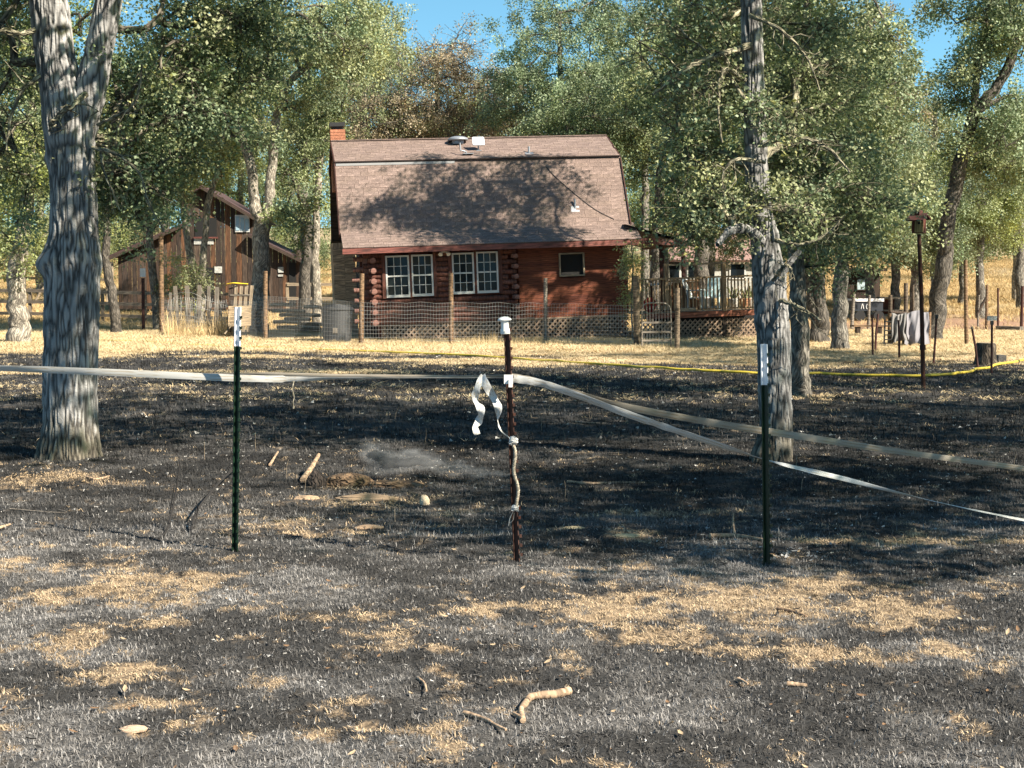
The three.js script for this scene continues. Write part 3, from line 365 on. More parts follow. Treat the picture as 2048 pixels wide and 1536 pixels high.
// ---------------------------------------------------------------- the log cabin, in its own frame: x along the front, y up, z towards the yard
const frame = (X, Y, Z, th, ph) => { const g = new THREE.Object3D(); g.rotation.set(0, th, ph, 'YXZ'); g.position.set(X, Y, Z); g.updateMatrix(); const inv = g.matrix.clone().invert(); return { m: g, at(px, py, z) { const o = V(0, EYE, 0).applyMatrix4(inv), r = ray(px, py).transformDirection(inv), t = (z - o.z) / r.z; return o.addScaledVector(r, t); } }; };
const placeAs = (g, f) => { g.position.copy(f.m.position); g.rotation.copy(f.m.rotation); };
const HF = frame(-5.815, -0.144, -41, 0.166, 0.036), H = (px, py, z = 0) => HF.at(px, py, z);
const hbox = (px0, py0, px1, py1, z, depth, f = H) => { const a = f(px0, (py0 + py1) / 2, z), b = f(px1, (py0 + py1) / 2, z), c = f((px0 + px1) / 2, py0, z), d = f((px0 + px1) / 2, py1, z); return boxG((a.x + b.x) / 2, (c.y + d.y) / 2, z - depth / 2, Math.abs(b.x - a.x), Math.abs(c.y - d.y), depth); };
const diag = (x0, y0, x1, y1, pitch, w, t, z, cb) => { // laths of a diagonal lattice inside a rectangle, both ways
  const W = x1 - x0, Hh = y1 - y0;
  for (const s of [1, -1]) for (let k = -Math.ceil(Hh / pitch); k * pitch < W; k++) {
    let a = k * pitch, b = a + Hh, ya = 0, yb = Hh; if (a < 0) { ya = -a; a = 0; } if (b > W) { yb = Hh - (b - W); b = W; } if (b - a < 0.03) continue;
    const A = V(x0 + a, s > 0 ? y0 + ya : y1 - ya, z + s * t * 0.55), B = V(x0 + b, s > 0 ? y0 + yb : y1 - yb, z + s * t * 0.55); cb(new MB().bar(A, B, t, w, V(0, 0, 1).cross(B.clone().sub(A)).normalize()).geo());
  }
};
const house = thing('log_cabin', 'red brown log cabin with a steep gambrel roof of brown shingles', 'cabin'); placeAs(house, HF);
{
  const L = 9.275, xl = 1.254, xr = 9.464, yE = 2.628, zE = 0.55, yF = 3.067, zF = -0.3, yB = 5.079, zB = -1.32, yR = 5.815, zR = -2.973, zK = -5.9;
  const R = rng(5), xa = H(728, 580).x, xp = H(1031, 580).x, yW = H(1120, 632).y, yTop = 2.56;
  // walls and floor behind the logs
  part('wall', new MB().box((xa + 0.2 + L) / 2, (yTop + yW) / 2, -0.2, L - xa - 0.2, yTop - yW, 0.2).box(xa + 0.45, 1.1, -3, 0.16, 2.9, 5.6).box(L - 0.12, 1.1, -3, 0.16, 2.9, 5.6).box((xa + L) / 2, 1.1, -5.9, L - xa - 0.6, 2.9, 0.2).geo(), M.redWood, house);
  const gable = (x) => { const s = new THREE.Shape([[zE - 0.5, yE - 0.15], [zF - 0.1, yF - 0.12], [zB - 0.06, yB - 0.1], [zR, yR - 0.12], [-4.62, yB - 0.1], [-5.6, yF - 0.12], [-5.9, yE - 0.15]].map((q) => new THREE.Vector2(q[0], q[1]))); return new THREE.ExtrudeGeometry(s, { depth: 0.12, bevelEnabled: false }).applyMatrix4(new THREE.Matrix4().makeRotationY(-Math.PI / 2)).translate(x, 0, 0); };
  part('gable_wall', gable(xa + 0.5), M.redWood, house); part('gable_wall', gable(L), M.redWood, house);
  // windows
  const glass2 = new THREE.MeshPhysicalMaterial({ color: lin(0.02, 0.026, 0.026), roughness: 0.12, specularIntensity: 0.5 }), glass3 = new THREE.MeshPhysicalMaterial({ color: lin(0.034, 0.036, 0.032), roughness: 0.2, specularIntensity: 0.3 });
  const wins = [[770, 511, 821, 595], [821.5, 509, 868, 592.5], [903, 505.5, 950, 588], [951.5, 503, 998, 586]], holes = [];
  for (const [a, b, c, d] of wins) {
    const p = H(a, b, 0.06), q = H(c, d, 0.06), x0 = Math.min(p.x, q.x), x1 = q.x, y1 = H((a + c) / 2, b, 0.06).y, y0 = H((a + c) / 2, d, 0.06).y, w = x1 - x0, h = y1 - y0, f = new MB(), t = 0.045; holes.push([x0, x1, y0, y1]);
    for (const x of [x0 + t / 2, x1 - t / 2]) f.box(x, (y0 + y1) / 2, 0.05, t, h, 0.07);
    f.box((x0 + x1) / 2, y1 - t / 2, 0.0495, w - 2 * t, t, 0.066).box((x0 + x1) / 2, y0 + t * 0.8, 0.055, w - 2 * t, t * 1.6, 0.08).box((x0 + x1) / 2, (y0 + y1) / 2 + 0.01, 0.053, w - 2 * t, 0.042, 0.05);
    const win = part('window', f.geo(), M.whiteFrame, house), mun = new MB(), gx = (w - 2 * t) / 3, rows = [[y0 + t * 1.6, (y0 + y1) / 2 - 0.012], [(y0 + y1) / 2 + 0.032, y1 - t]];
    rows.forEach(([ya, yb], ri) => {
      for (let k = 1; k < 3; k++) mun.box(x0 + t + gx * k, (ya + yb) / 2, 0.041 + ri * 0.002, 0.017, yb - ya, 0.016);
      for (let k = 0; k < 3; k++) { mun.box(x0 + t + gx * (k + 0.5), (ya + yb) / 2, 0.0405 + ri * 0.002, gx - 0.017, 0.017, 0.016); for (const v of [0, 1]) part('pane', boxG(x0 + t + gx * (k + 0.5), lerp(ya, yb, 0.25 + v * 0.5), 0.026 + rr(-0.0006, 0.0006, R), gx - 0.008, (yb - ya) / 2 - 0.006, 0.006), [M.glass, M.glass, glass2, glass3][Math.floor(R() * 4)], win); }
    });
    part('muntin', mun.geo(), M.whiteFrame, win);
  }
  for (const [i, j] of [[0, 1], [2, 3]]) { const a = holes[i], b = holes[j], y1 = Math.max(a[3], b[3]) + 0.05, y0 = Math.min(a[2], b[2]) - 0.02, f = new MB(); f.box(a[0] - 0.055, (y0 + y1) / 2, 0.02, 0.1, y1 - y0, 0.16).box(b[1] + 0.055, (y0 + y1) / 2, 0.02, 0.1, y1 - y0, 0.16).box((a[1] + b[0]) / 2, (y0 + y1) / 2, 0.012, Math.max(0.05, b[0] - a[1] + 0.004), y1 - y0, 0.15); part('window_casing', f.geo(), M.redLog[1], house); }
  // logs, cut where the windows are
  const p = 0.142, n = Math.floor((yTop - yW + 0.1) / p), log = (x0, x1, y, k) => { if (x1 - x0 < 0.08) return; const m = new MB(), pts = []; for (let s = 0; s <= 8; s++) pts.push(V(lerp(x0, x1, s / 8), y + (noise(s * 0.7, k * 3.1) - 0.5) * 0.012, 0.0)); m.tube(pts, pts.map((q, s) => p * 0.5 * (0.97 + 0.1 * noise(s, k))), 10); part('log', m.geo(), M.redLog[Math.floor(R() * 3)], house); };
  for (let k = 0; k < n; k++) {
    const y = yW - 0.06 + p * (k + 0.5), out = k % 2 ? 0.04 : -0.2; let x = xa + (k % 2 ? 0 : 0.12);
    for (const g of [[holes[0][0], holes[1][1], Math.min(holes[0][2], holes[1][2]), 9], [holes[2][0], holes[3][1], Math.min(holes[2][2], holes[3][2]), 9]]) if (y > g[2] - 0.06) { log(x, g[0] - 0.1, y, k); x = g[1] + 0.1; }
    log(x, xp + out, y, k + 40);
    if (k % 2 === 0) for (const [px, s] of [[746, 1], [1030, 0.86]]) { const c = H(px, 560).x, e = new MB(); e.tube([V(c, y + 0.01, -0.08), V(c, y + 0.01, 0.2 + 0.05 * R()), V(c + 0.004, y + 0.008, 0.27 + 0.06 * R())], [p * 0.6 * s, p * 0.62 * s, p * 0.54 * s].map((q) => q * rr(0.95, 1.1, R)), 9); e.box(c - 0.05 * s, y + p * 0.1, 0.12, p * 0.9 * s, p * 0.7, 0.26); part('log_end', e.geo(), M.endLog, house); }
  }
  for (let k = 0; k < n; k += 2) part('log_end', new MB().tube([V(xa + 0.02, yW + p * (k + 0.5), -0.05), V(xa - 0.26 - 0.05 * R(), yW + p * (k + 0.5), -0.05)], [p * 0.5, p * 0.46], 9).geo(), M.endLog, house);
  // board siding with one small window
  const sx0 = xp + 0.1, hole = [H(1119, 530).x, H(1167, 530).x, H(1143, 551).y, H(1143, 507).y], N = 17, bh = (yTop - yW + 0.02) / N;
  for (let k = 0; k < N; k++) {
    const y = yW - 0.02 + bh * (k + 0.5), z = 0.0, mk = (a, b) => { const t = new THREE.Matrix4().makeRotationX(0.1).setPosition((a + b) / 2, y, z); part('siding_board', boxG(0, 0, 0, b - a, bh * 1.06, 0.018, t), M.siding[Math.floor(R() * 3)], house); };
    const cut = lerp(sx0 + 1, L - 0.6, R()); if (y + bh / 2 > hole[2] && y - bh / 2 < hole[3]) { mk(sx0, hole[0]); mk(hole[1], L - 0.1); } else if (k % 3 === 1) { mk(sx0, cut - 0.002); mk(cut + 0.002, L - 0.1); } else mk(sx0, L - 0.1);
  }
  part('corner_board', boxG(L - 0.05, (yTop + yW) / 2, 0.005, 0.1, yTop - yW, 0.06), M.siding[1], house);
  { const [a, b, c, d] = hole, f = new MB(), t = 0.04; f.box(a - t / 2 + 0.02, (c + d) / 2, 0.03, t, d - c + t, 0.09).box(b + t / 2 - 0.02, (c + d) / 2, 0.03, t, d - c + t, 0.09).box((a + b) / 2, d, 0.028, b - a - 0.04, t, 0.084).box((a + b) / 2, c, 0.034, b - a - 0.04, t, 0.1); const w = part('window', f.geo(), M.paleWood, house); part('pane', boxG((a + b) / 2, (c + d) / 2, -0.02, b - a - 0.03, d - c - 0.03, 0.006), M.black, w); }
  // lattice skirt
  const yG = H(1150, 689).y, sk = part('skirt_frame', new MB().box((xa + 0.3 + L) / 2, yW - 0.05, -0.005, L - xa - 0.3, 0.05, 0.04).box(H(910, 670).x, (yG + yW) / 2, -0.02, 0.05, yW - yG, 0.03).box((xa + 0.3 + L) / 2, yG - 0.1, -0.03, L - xa - 0.3, 0.3, 0.03).geo(), M.lattice, house);
  diag(xa + 0.45, yG + 0.02, L - 0.02, yW - 0.075, 0.15, 0.045, 0.007, 0.0, (g) => part('slat', g, M.lattice, sk));
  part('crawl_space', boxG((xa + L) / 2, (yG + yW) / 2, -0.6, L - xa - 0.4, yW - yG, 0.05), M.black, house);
  // roof: a board deck under rows of shingles
  const prof = [[zE, yE], [zF, yF], [zB, yB], [zR, yR], [-4.63, yB], [-5.65, yF], [-6.5, yE]];
  const deck = new MB(); for (let k = 0; k < prof.length - 1; k++) { const [z0, y0] = prof[k], [z1, y1] = prof[k + 1], a = Math.atan2(y1 - y0, z0 - z1), l = Math.hypot(y1 - y0, z1 - z0), x1 = k === 0 ? L + 0.3 : xr, x0 = k === 0 ? xl + 0.02 : xl; deck.box(0, -0.045, 0, x1 - x0, 0.07, l - 0.01, new THREE.Matrix4().makeRotationX(a).setPosition((x0 + x1) / 2, (y0 + y1) / 2, (z0 + z1) / 2)); }
  const roof = part('roof', deck.geo(), M.darkWood, house), unit = [0, 1, 2, 3].map((k) => boxG(k * 3.3, k, 0, 0.33, 0.011, 0.2).translate(-k * 3.3, -k, 0)), rest = [new MB(), new MB(), new MB(), new MB()]; let cnt = 0;
  const course = (k, ex, w, own) => { // courses of one roof plane
    const [z0, y0] = prof[k], [z1, y1] = prof[k + 1], a = Math.atan2(y1 - y0, z0 - z1), l = Math.hypot(y1 - y0, z1 - z0), rows = Math.ceil(l / ex), rx = (k === 0 ? [xl + 0.02, L + 0.3] : [xl, xr]), rot = new THREE.Matrix4().makeRotationX(a - 0.035);
    for (let r = 0; r < rows; r++) { const s = (r + 0.5) * ex, f = Math.min(1, s / l); let x = rx[0] - (r % 2 ? w * 0.5 : 0) - w * 0.25 * R(); while (x < rx[1]) { const xa2 = Math.max(x, rx[0]), xb = Math.min(x + w * rr(0.8, 1.2, R), rx[1]); x = xb + 0.007; if (xb - xa2 < 0.04) continue; const v = Math.floor(R() * 4), m = rot.clone().scale(V((xb - xa2) / 0.33, rr(0.8, 1.7, R), ex / 0.18)).setPosition((xa2 + xb) / 2, lerp(y0, y1, f) + 0.012 * Math.cos(a), lerp(z0, z1, f) + 0.012 * Math.sin(a)); if (own && cnt < 298) { cnt++; const o = part('shingle', unit[v], M.shingle[(v + (R() < 0.2 ? 1 : 0)) % 4], roof); o.applyMatrix4(m); } else rest[v].add(unit[v], m); } }
  };
  course(1, 0.128, 0.36, true); course(0, 0.15, 0.36); course(2, 0.15, 0.36); course(3, 0.3, 0.9);
  rest.forEach((b, k) => tag(part('shingles', b.geo(), M.shingle[k], roof), null, null, null, 'stuff'));
  part('ridge_cap', boxG((xl + xr) / 2, yR + 0.02, zR, xr - xl, 0.03, 0.22), M.shingle[1], roof);
  part('flashing', new MB().box(xl + 1.7, yB - 0.07, zB + 0.075, 3.36, 0.065, 0.02, null).geo(), M.metalTrim, roof); part('drip_edge', boxG((xl + xr) / 2, yB + 0.01, zB + 0.06, xr - xl + 0.02, 0.03, 0.09), M.darkTrim, roof);  // flashing stops short: only its sunlit left stretch is shaped, shaded rest omitted
  part('fascia', boxG((xl + L + 0.3) / 2, yE - 0.085, zE + 0.008, L + 0.3 - xl, 0.15, 0.03), M.fascia, house); part('soffit', boxG((xl + L + 0.2) / 2, yE - 0.14, zE / 2 - 0.01, L + 0.2 - xl, 0.02, zE - 0.02), M.redWood, house);
  for (const x of [xl - 0.012, xr + 0.012]) { const b = new MB(); for (let k = 1; k < 4; k++) b.bar(V(x, prof[k][1] - 0.08, prof[k][0]), V(x, prof[k + 1][1] - 0.08, prof[k + 1][0]), 0.03, 0.2); part('rake_board', b.geo(), M.darkRust, roof); }
  // chimney at the left gable
  const cl = H(667, 550, -2.3).x, cr = H(712, 550, -2.3).x, tl = H(661, 265, -3.6).x, tr = H(690, 265, -3.6).x, ty = H(675, 259, -3.6).y;
  const ch = part('chimney', new MB().box((cl + cr) / 2, 1.05, -2.9, cr - cl, 3.6, 1.2).geo(), M.tanBrick, house);
  for (let k = 0; k < 24; k++) for (const s of [0, 1]) part('brick', boxG(lerp(cl, cr, 0.25 + s * 0.5) + 0.005, -0.6 + k * 0.14, -2.292, (cr - cl) / 2 - 0.012, 0.128, 0.03), M.tanBrick, ch);
  part('chimney_stack', boxG((tl + tr) / 2, (ty + 4.4) / 2, -3.9, tr - tl, ty - 4.4, 0.62), M.brick, ch);
  for (let k = 0; k < 5; k++) part('brick', boxG((tl + tr) / 2, ty - 0.05 - k * 0.083, -3.585, tr - tl + 0.01, 0.074, 0.03), M.brick, ch);
  part('chimney_cap', new MB().tube([V((tl + tr) / 2, ty, -3.9), V((tl + tr) / 2, ty + 0.07, -3.9)], [0.16, 0.19], 14).box((tl + tr) / 2, ty + 0.16, -3.9, (tr - tl) * 1.06, 0.12, 0.5).box((tl + tr) / 2, ty + 0.085, -3.9, 0.3, 0.03, 0.4).geo(), M.black2, ch);
  // vents, cable, floodlights
  const roofPt = (px, py) => { let best = null; for (let k = 1; k < 3; k++) { const [z0, y0] = prof[k], [z1, y1] = prof[k + 1]; for (let t = 0; t <= 1; t += 0.01) { const z = lerp(z0, z1, t), q = H(px, py, z), e = Math.abs(q.y - lerp(y0, y1, t)); if (!best || e < best.e) best = { e, p: V(q.x, lerp(y0, y1, t), z) }; } } return best.p; };
  const rp = roofPt(916, 288), dome = []; for (let k = 0; k <= 8; k++) { const a = k / 8 * Math.PI / 2; dome.push(new THREE.Vector2(0.30 * Math.cos(a) + 0.001, 0.10 * Math.sin(a))); } dome.unshift(new THREE.Vector2(0.26, -0.03), new THREE.Vector2(0.3, -0.03));
  part('roof_vent', new MB().add(new THREE.LatheGeometry(dome, 28), new THREE.Matrix4().makeTranslation(rp.x, rp.y + 0.13, rp.z)).tube([rp.clone(), rp.clone().add(V(0, 0.12, 0))], 0.18, 16).geo(), M.steel, roof);
  for (const [px, py, h] of [[1058, 307, 0.2], [1150, 417, 0.28]]) { const q = roofPt(px, py); part('vent_pipe', new MB().tube([q.clone(), q.clone().add(V(0, h, 0))], 0.032, 10).geo(), M.steel, roof); part('pipe_flashing', boxG(0, 0, 0, 0.24, 0.012, 0.24, new THREE.Matrix4().makeRotationX(h > 0.25 ? 1.1 : 0.42).setPosition(q.x, q.y + 0.01, q.z + 0.012)), M.steel, roof); }
  part('roof_cable', new MB().tube(curve([roofPt(1092, 335), roofPt(1110, 355), roofPt(1150, 390), roofPt(1190, 420), roofPt(1228, 440)].map((q) => q.add(V(0, 0.02, 0.03))), 24), 0.009, 5).geo(), M.cable, roof);
  { const q = H(888, 505, 0.1), b = new MB(); b.box(q.x, q.y + 0.03, 0.1, 0.1, 0.06, 0.06); part('floodlight', b.geo(), M.plastic, house); for (const s of [-1, 1]) part('lamp_head', new MB().tube([V(q.x + s * 0.05, q.y + 0.02, 0.13), V(q.x + s * 0.1, q.y - 0.02, 0.17), V(q.x + s * 0.115, q.y - 0.06, 0.21)], [0.02, 0.05, 0.06], 12).geo(), M.plastic, house); }
  // porch roof on the right end
  { const pr = new MB(), a = H(1296, 478, 0.5), b = H(1378, 487, 0.2); pr.quad(V(L - 0.05, yF, 0.1), V(b.x, b.y + 0.06, 0.2), V(b.x, b.y + 0.06, -5), V(L - 0.05, yF, -5), 2, 5).quad(V(L - 0.05, yF - 0.08, -5), V(b.x, b.y - 0.02, -5), V(b.x, b.y - 0.02, 0.2), V(L - 0.05, yF - 0.08, 0.1), 2, 5); const o = part('porch_roof', pr.geo(), M.shingle[1], house); part('porch_fascia', new MB().bar(V(L + 0.3, yE - 0.05, 0.48), V(b.x, b.y, 0.22), 0.035, 0.15).bar(V(b.x + 0.02, b.y, 0.2), V(b.x + 0.02, b.y, -5), 0.035, 0.14).geo(), M.fascia, house);
    part('porch_post', boxG(H(1330, 560, 0).x, 1.55, -0.3, 0.11, 2.0, 0.11), M.darkRust, house); part('porch_post', boxG(H(1367, 540, -1.5).x, 1.5, -1.5, 0.1, 2.0, 0.1), M.darkRust, house); }
  // antennas standing on the roof
  const toW = (v) => v.applyMatrix4(HF.m.matrix);
  { const q = roofPt(957, 302), an = thing('satellite_antenna', 'flat pale rectangular antenna panel on a short mast on the roof', 'antenna', toW(q.clone()).toArray()); an.rotation.copy(HF.m.rotation); const tilt = new THREE.Matrix4().makeRotationX(-0.5).setPosition(0, 0.27, 0.02); part('panel', new MB().add(new THREE.ExtrudeGeometry((() => { const s = new THREE.Shape(), a = 0.17, c = 0.135, r = 0.04; s.moveTo(-a + r, -c).lineTo(a - r, -c).quadraticCurveTo(a, -c, a, -c + r).lineTo(a, c - r).quadraticCurveTo(a, c, a - r, c).lineTo(-a + r, c).quadraticCurveTo(-a, c, -a, c - r).lineTo(-a, -c + r).quadraticCurveTo(-a, -c, -a + r, -c); return s; })(), { depth: 0.03, bevelSize: 0.006, bevelThickness: 0.006, bevelSegments: 2 }), tilt).geo(), M.dish, an); part('emblem', new MB().box(0, 0.005, 0.041, 0.05, 0.016, 0.003, tilt).box(0.012, 0.022, 0.041, 0.014, 0.04, 0.0034, tilt).geo(), M.steel, an); part('mast', new MB().tube([V(0, 0, -0.02), V(0, 0.2, -0.01)], 0.022, 8).box(0, 0.01, 0, 0.16, 0.02, 0.16).geo(), M.steel, an); }
  { const q = roofPt(932, 311), an = thing('antenna_mount', 'empty bent steel dish mount on the roof beside the round vent', 'antenna mount', toW(q.clone()).toArray()); an.rotation.copy(HF.m.rotation); part('arm', new MB().tube([V(0, 0, 0), V(0, 0.1, 0.05), V(-0.09, 0.13, 0.06), V(-0.16, 0.14, 0.06), V(-0.17, 0.36, 0.05)], [0.026, 0.026, 0.024, 0.024, 0.022], 8).geo(), M.steel, an); part('foot_plate', boxG(0.06, 0.05, 0.03, 0.3, 0.02, 0.14), M.steel, an); }
}
{ // ---------------- the deck right of the cabin
  const dk = thing('wooden_deck', 'raised wooden deck with baluster railing and lattice skirt right of the cabin', 'deck'); placeAs(dk, HF); const z = 0.5, R = rng(6), D = (a, b, c, d, zz = z, t = 0.05) => hbox(a, b, c, d, zz, t);
  const fl = part('floor', new MB().box((H(1290, 620, z).x + H(1540, 620, z).x) / 2, H(1400, 622, z).y - 0.03, -2, H(1540, 620, z).x - H(1290, 620, z).x, 0.04, 4.9).geo(), M.deckWood, dk);
  part('rim_board', D(1361, 622.5, 1460, 634, z + 0.03, 0.04), wood(0.30, 0.11, 0.065), dk); part('rim_board', D(1285, 627, 1361, 637, z - 0.02, 0.04), wood(0.2, 0.07, 0.045), dk); part('rim_board', D(1461, 619, 1560, 630, z + 0.015, 0.04), wood(0.27, 0.10, 0.06), dk);
  for (const [a, b, c, d] of [[1330, 527, 1338, 620], [1445, 527, 1453, 622], [1268, 558, 1280, 690]]) part('post', D(a, b, c, d, z + 0.06, 0.12), M.deckWood, dk);
  for (const [a, b] of [[1334, 1449], [1449, 1545]]) part('top_rail', D(a, 526 - (a - 1334) * 0.02, b, 530 - (a - 1334) * 0.02, z + 0.02, 0.09), M.paleWood, dk);
  part('hand_rail', D(1272, 553, 1545, 556.5, z + 0.075, 0.16), M.deckWood, dk); part('bottom_rail', D(1362, 615, 1545, 618, z - 0.02, 0.04), M.deckWood, dk);
  for (let k = 0, px = 1279; px < 1540; k++, px += rr(6.5, 7.8, R)) if (Math.abs(px - 1334) > 6 && Math.abs(px - 1449) > 6) part('baluster', D(px - 1.3, 557 - (px - 1279) * 0.006, px + 1.3, 620.5 - (px - 1279) * 0.012, z + 0.02 + rr(0, 0.006, R), 0.035), M.deckWood, dk);
  part('step_board', D(1361, 616, 1392, 622, z + 0.12, 0.3), M.paleWood, dk);
  part('skirt_post', D(1447, 634, 1453, 690, z - 0.05, 0.07), M.darkWood, dk);
  const pans = [[1280, 640, 1446, 694], [1454, 635, 1560, 694]];
  for (const [a, b, c, d] of pans) { const p = H(a, (b + d) / 2, z - 0.08), q = H(c, (b + d) / 2, z - 0.08), y1 = H((a + c) / 2, b, z - 0.08).y, y0 = H((a + c) / 2, d, z - 0.08).y, l = part('lattice_frame', boxG((p.x + q.x) / 2, lerp(y0, y1, 0.32), z - 0.1, q.x - p.x, 0.03, 0.02), M.lattice, dk); diag(p.x, y0, q.x, y1, 0.145, 0.045, 0.007, z - 0.08, (g) => part('slat', g, M.lattice, l)); }
  part('joist_shade_board', boxG(H(1420, 660, -0.9).x, 0.1, -1.2, 3.2, 0.9, 0.05), M.black, dk); part('step', D(1305, 676, 1343, 679, z + 0.3, 0.3), M.paleWood, dk); part('step', D(1303, 684, 1345, 688, z + 0.5, 0.3), M.paleWood, dk);  // black board behind the lattice stands for the shade among the deck joists
  // furniture seen through the balusters
  const fy = H(1400, 622, z).y - 0.01, put = (name, label, cat, px, zz) => { const q = V(H(px, 600, zz).x, fy, zz).applyMatrix4(HF.m.matrix), g = thing(name, label, cat, q.toArray()); g.rotation.copy(HF.m.rotation); return g; };
  const chair = (g, m, rot) => { const c = new THREE.Matrix4().makeRotationY(rot), b = (...a) => boxG(...a, c); part('seat', b(0, 0.36, 0, 0.5, 0.04, 0.5), m, g); for (let k = 0; k < 5; k++) part('back_slat', new MB().bar(V(-0.2 + k * 0.1, 0.36, -0.24).applyMatrix4(c), V(-0.2 + k * 0.1, 0.95, -0.45).applyMatrix4(c), 0.08, 0.02).geo(), m, g); for (const s of [-1, 1]) { part('armrest', b(s * 0.3, 0.58, 0, 0.1, 0.03, 0.6), m, g); part('leg', b(s * 0.27, 0.285, 0.22, 0.05, 0.57, 0.06), m, g); part('leg', b(s * 0.27, 0.285, -0.22, 0.05, 0.57, 0.06), m, g); } };
  chair(put('deck_chair', 'white slatted armchair on the deck behind the balusters', 'chair', 1398, -0.7), M.paint, 0.9); chair(put('deck_chair', 'pale blue grey armchair on the deck nearest the middle railing post', 'chair', 1424, -0.9), mat(lin(0.45, 0.6, 0.62)), -0.6);
  const tb = put('patio_table', 'long table with a white edge on the deck left of the chairs', 'table', 1317, -0.8); part('tabletop', boxG(0, 0.8, 0, 0.62, 0.06, 0.7), M.paint, tb); for (const [x, w] of [[-0.27, 0.3], [0.27, 0.3], [-0.27, -0.3], [0.27, -0.3]]) part('leg', boxG(x, 0.385, w, 0.05, 0.77, 0.05), M.darkRust, tb);
  const db = put('storage_bench', 'warm brown plank storage bench on the deck behind the middle balusters', 'bench', 1364, -1.3); for (let k = 0; k < 7; k++) part('board', boxG(-0.36 + k * 0.12, 0.42, 0.3, 0.112, 0.82, 0.025), k % 2 ? M.postWood : wood(0.2, 0.095, 0.05), db); part('lid', boxG(0, 0.86, 0, 0.9, 0.05, 0.7), M.postWood, db); part('side_panel', boxG(0, 0.41, -0.02, 0.84, 0.8, 0.56), M.darkWood, db);
  for (const [px, l, m, zz] of [[1468, 'pale round pot on the deck just right of the middle railing post', M.palewall, -0.6], [1490, 'clay pot on the deck near the right trunk', wood(0.35, 0.18, 0.1), -0.5], [1502, 'whitish bucket on the deck partly behind the right trunk', M.paint, -0.9]]) { const pt = put('plant_pot', l, 'pot', px, zz); part('pot', new THREE.LatheGeometry([[0.001, 0], [0.11, 0], [0.16, 0.26], [0.175, 0.27], [0.175, 0.3], [0.15, 0.3], [0.14, 0.26], [0.001, 0.25]].map((v) => new THREE.Vector2(...v)), 20), m, pt); const fo = new MB(); for (let k = 0; k < 26; k++) { const a = R() * 6.28, q = V(Math.cos(a) * 0.22 * R(), 0.35 + 0.3 * R(), Math.sin(a) * 0.22 * R()); fo.bar(V(0, 0.24, 0), q, 0.012, 0.03); } part('stems', fo.geo(), mat(lin(0.16, 0.17, 0.07)), pt); }
  const cu = put('seat_cushion', 'red cushion standing on the deck under the table edge', 'cushion', 1299, -0.3); part('pad', new THREE.SphereGeometry(0.2, 16, 10).scale(1, 1.1, 0.35).translate(0, 0.22, 0), mat(lin(0.35, 0.02, 0.02)), cu);
}

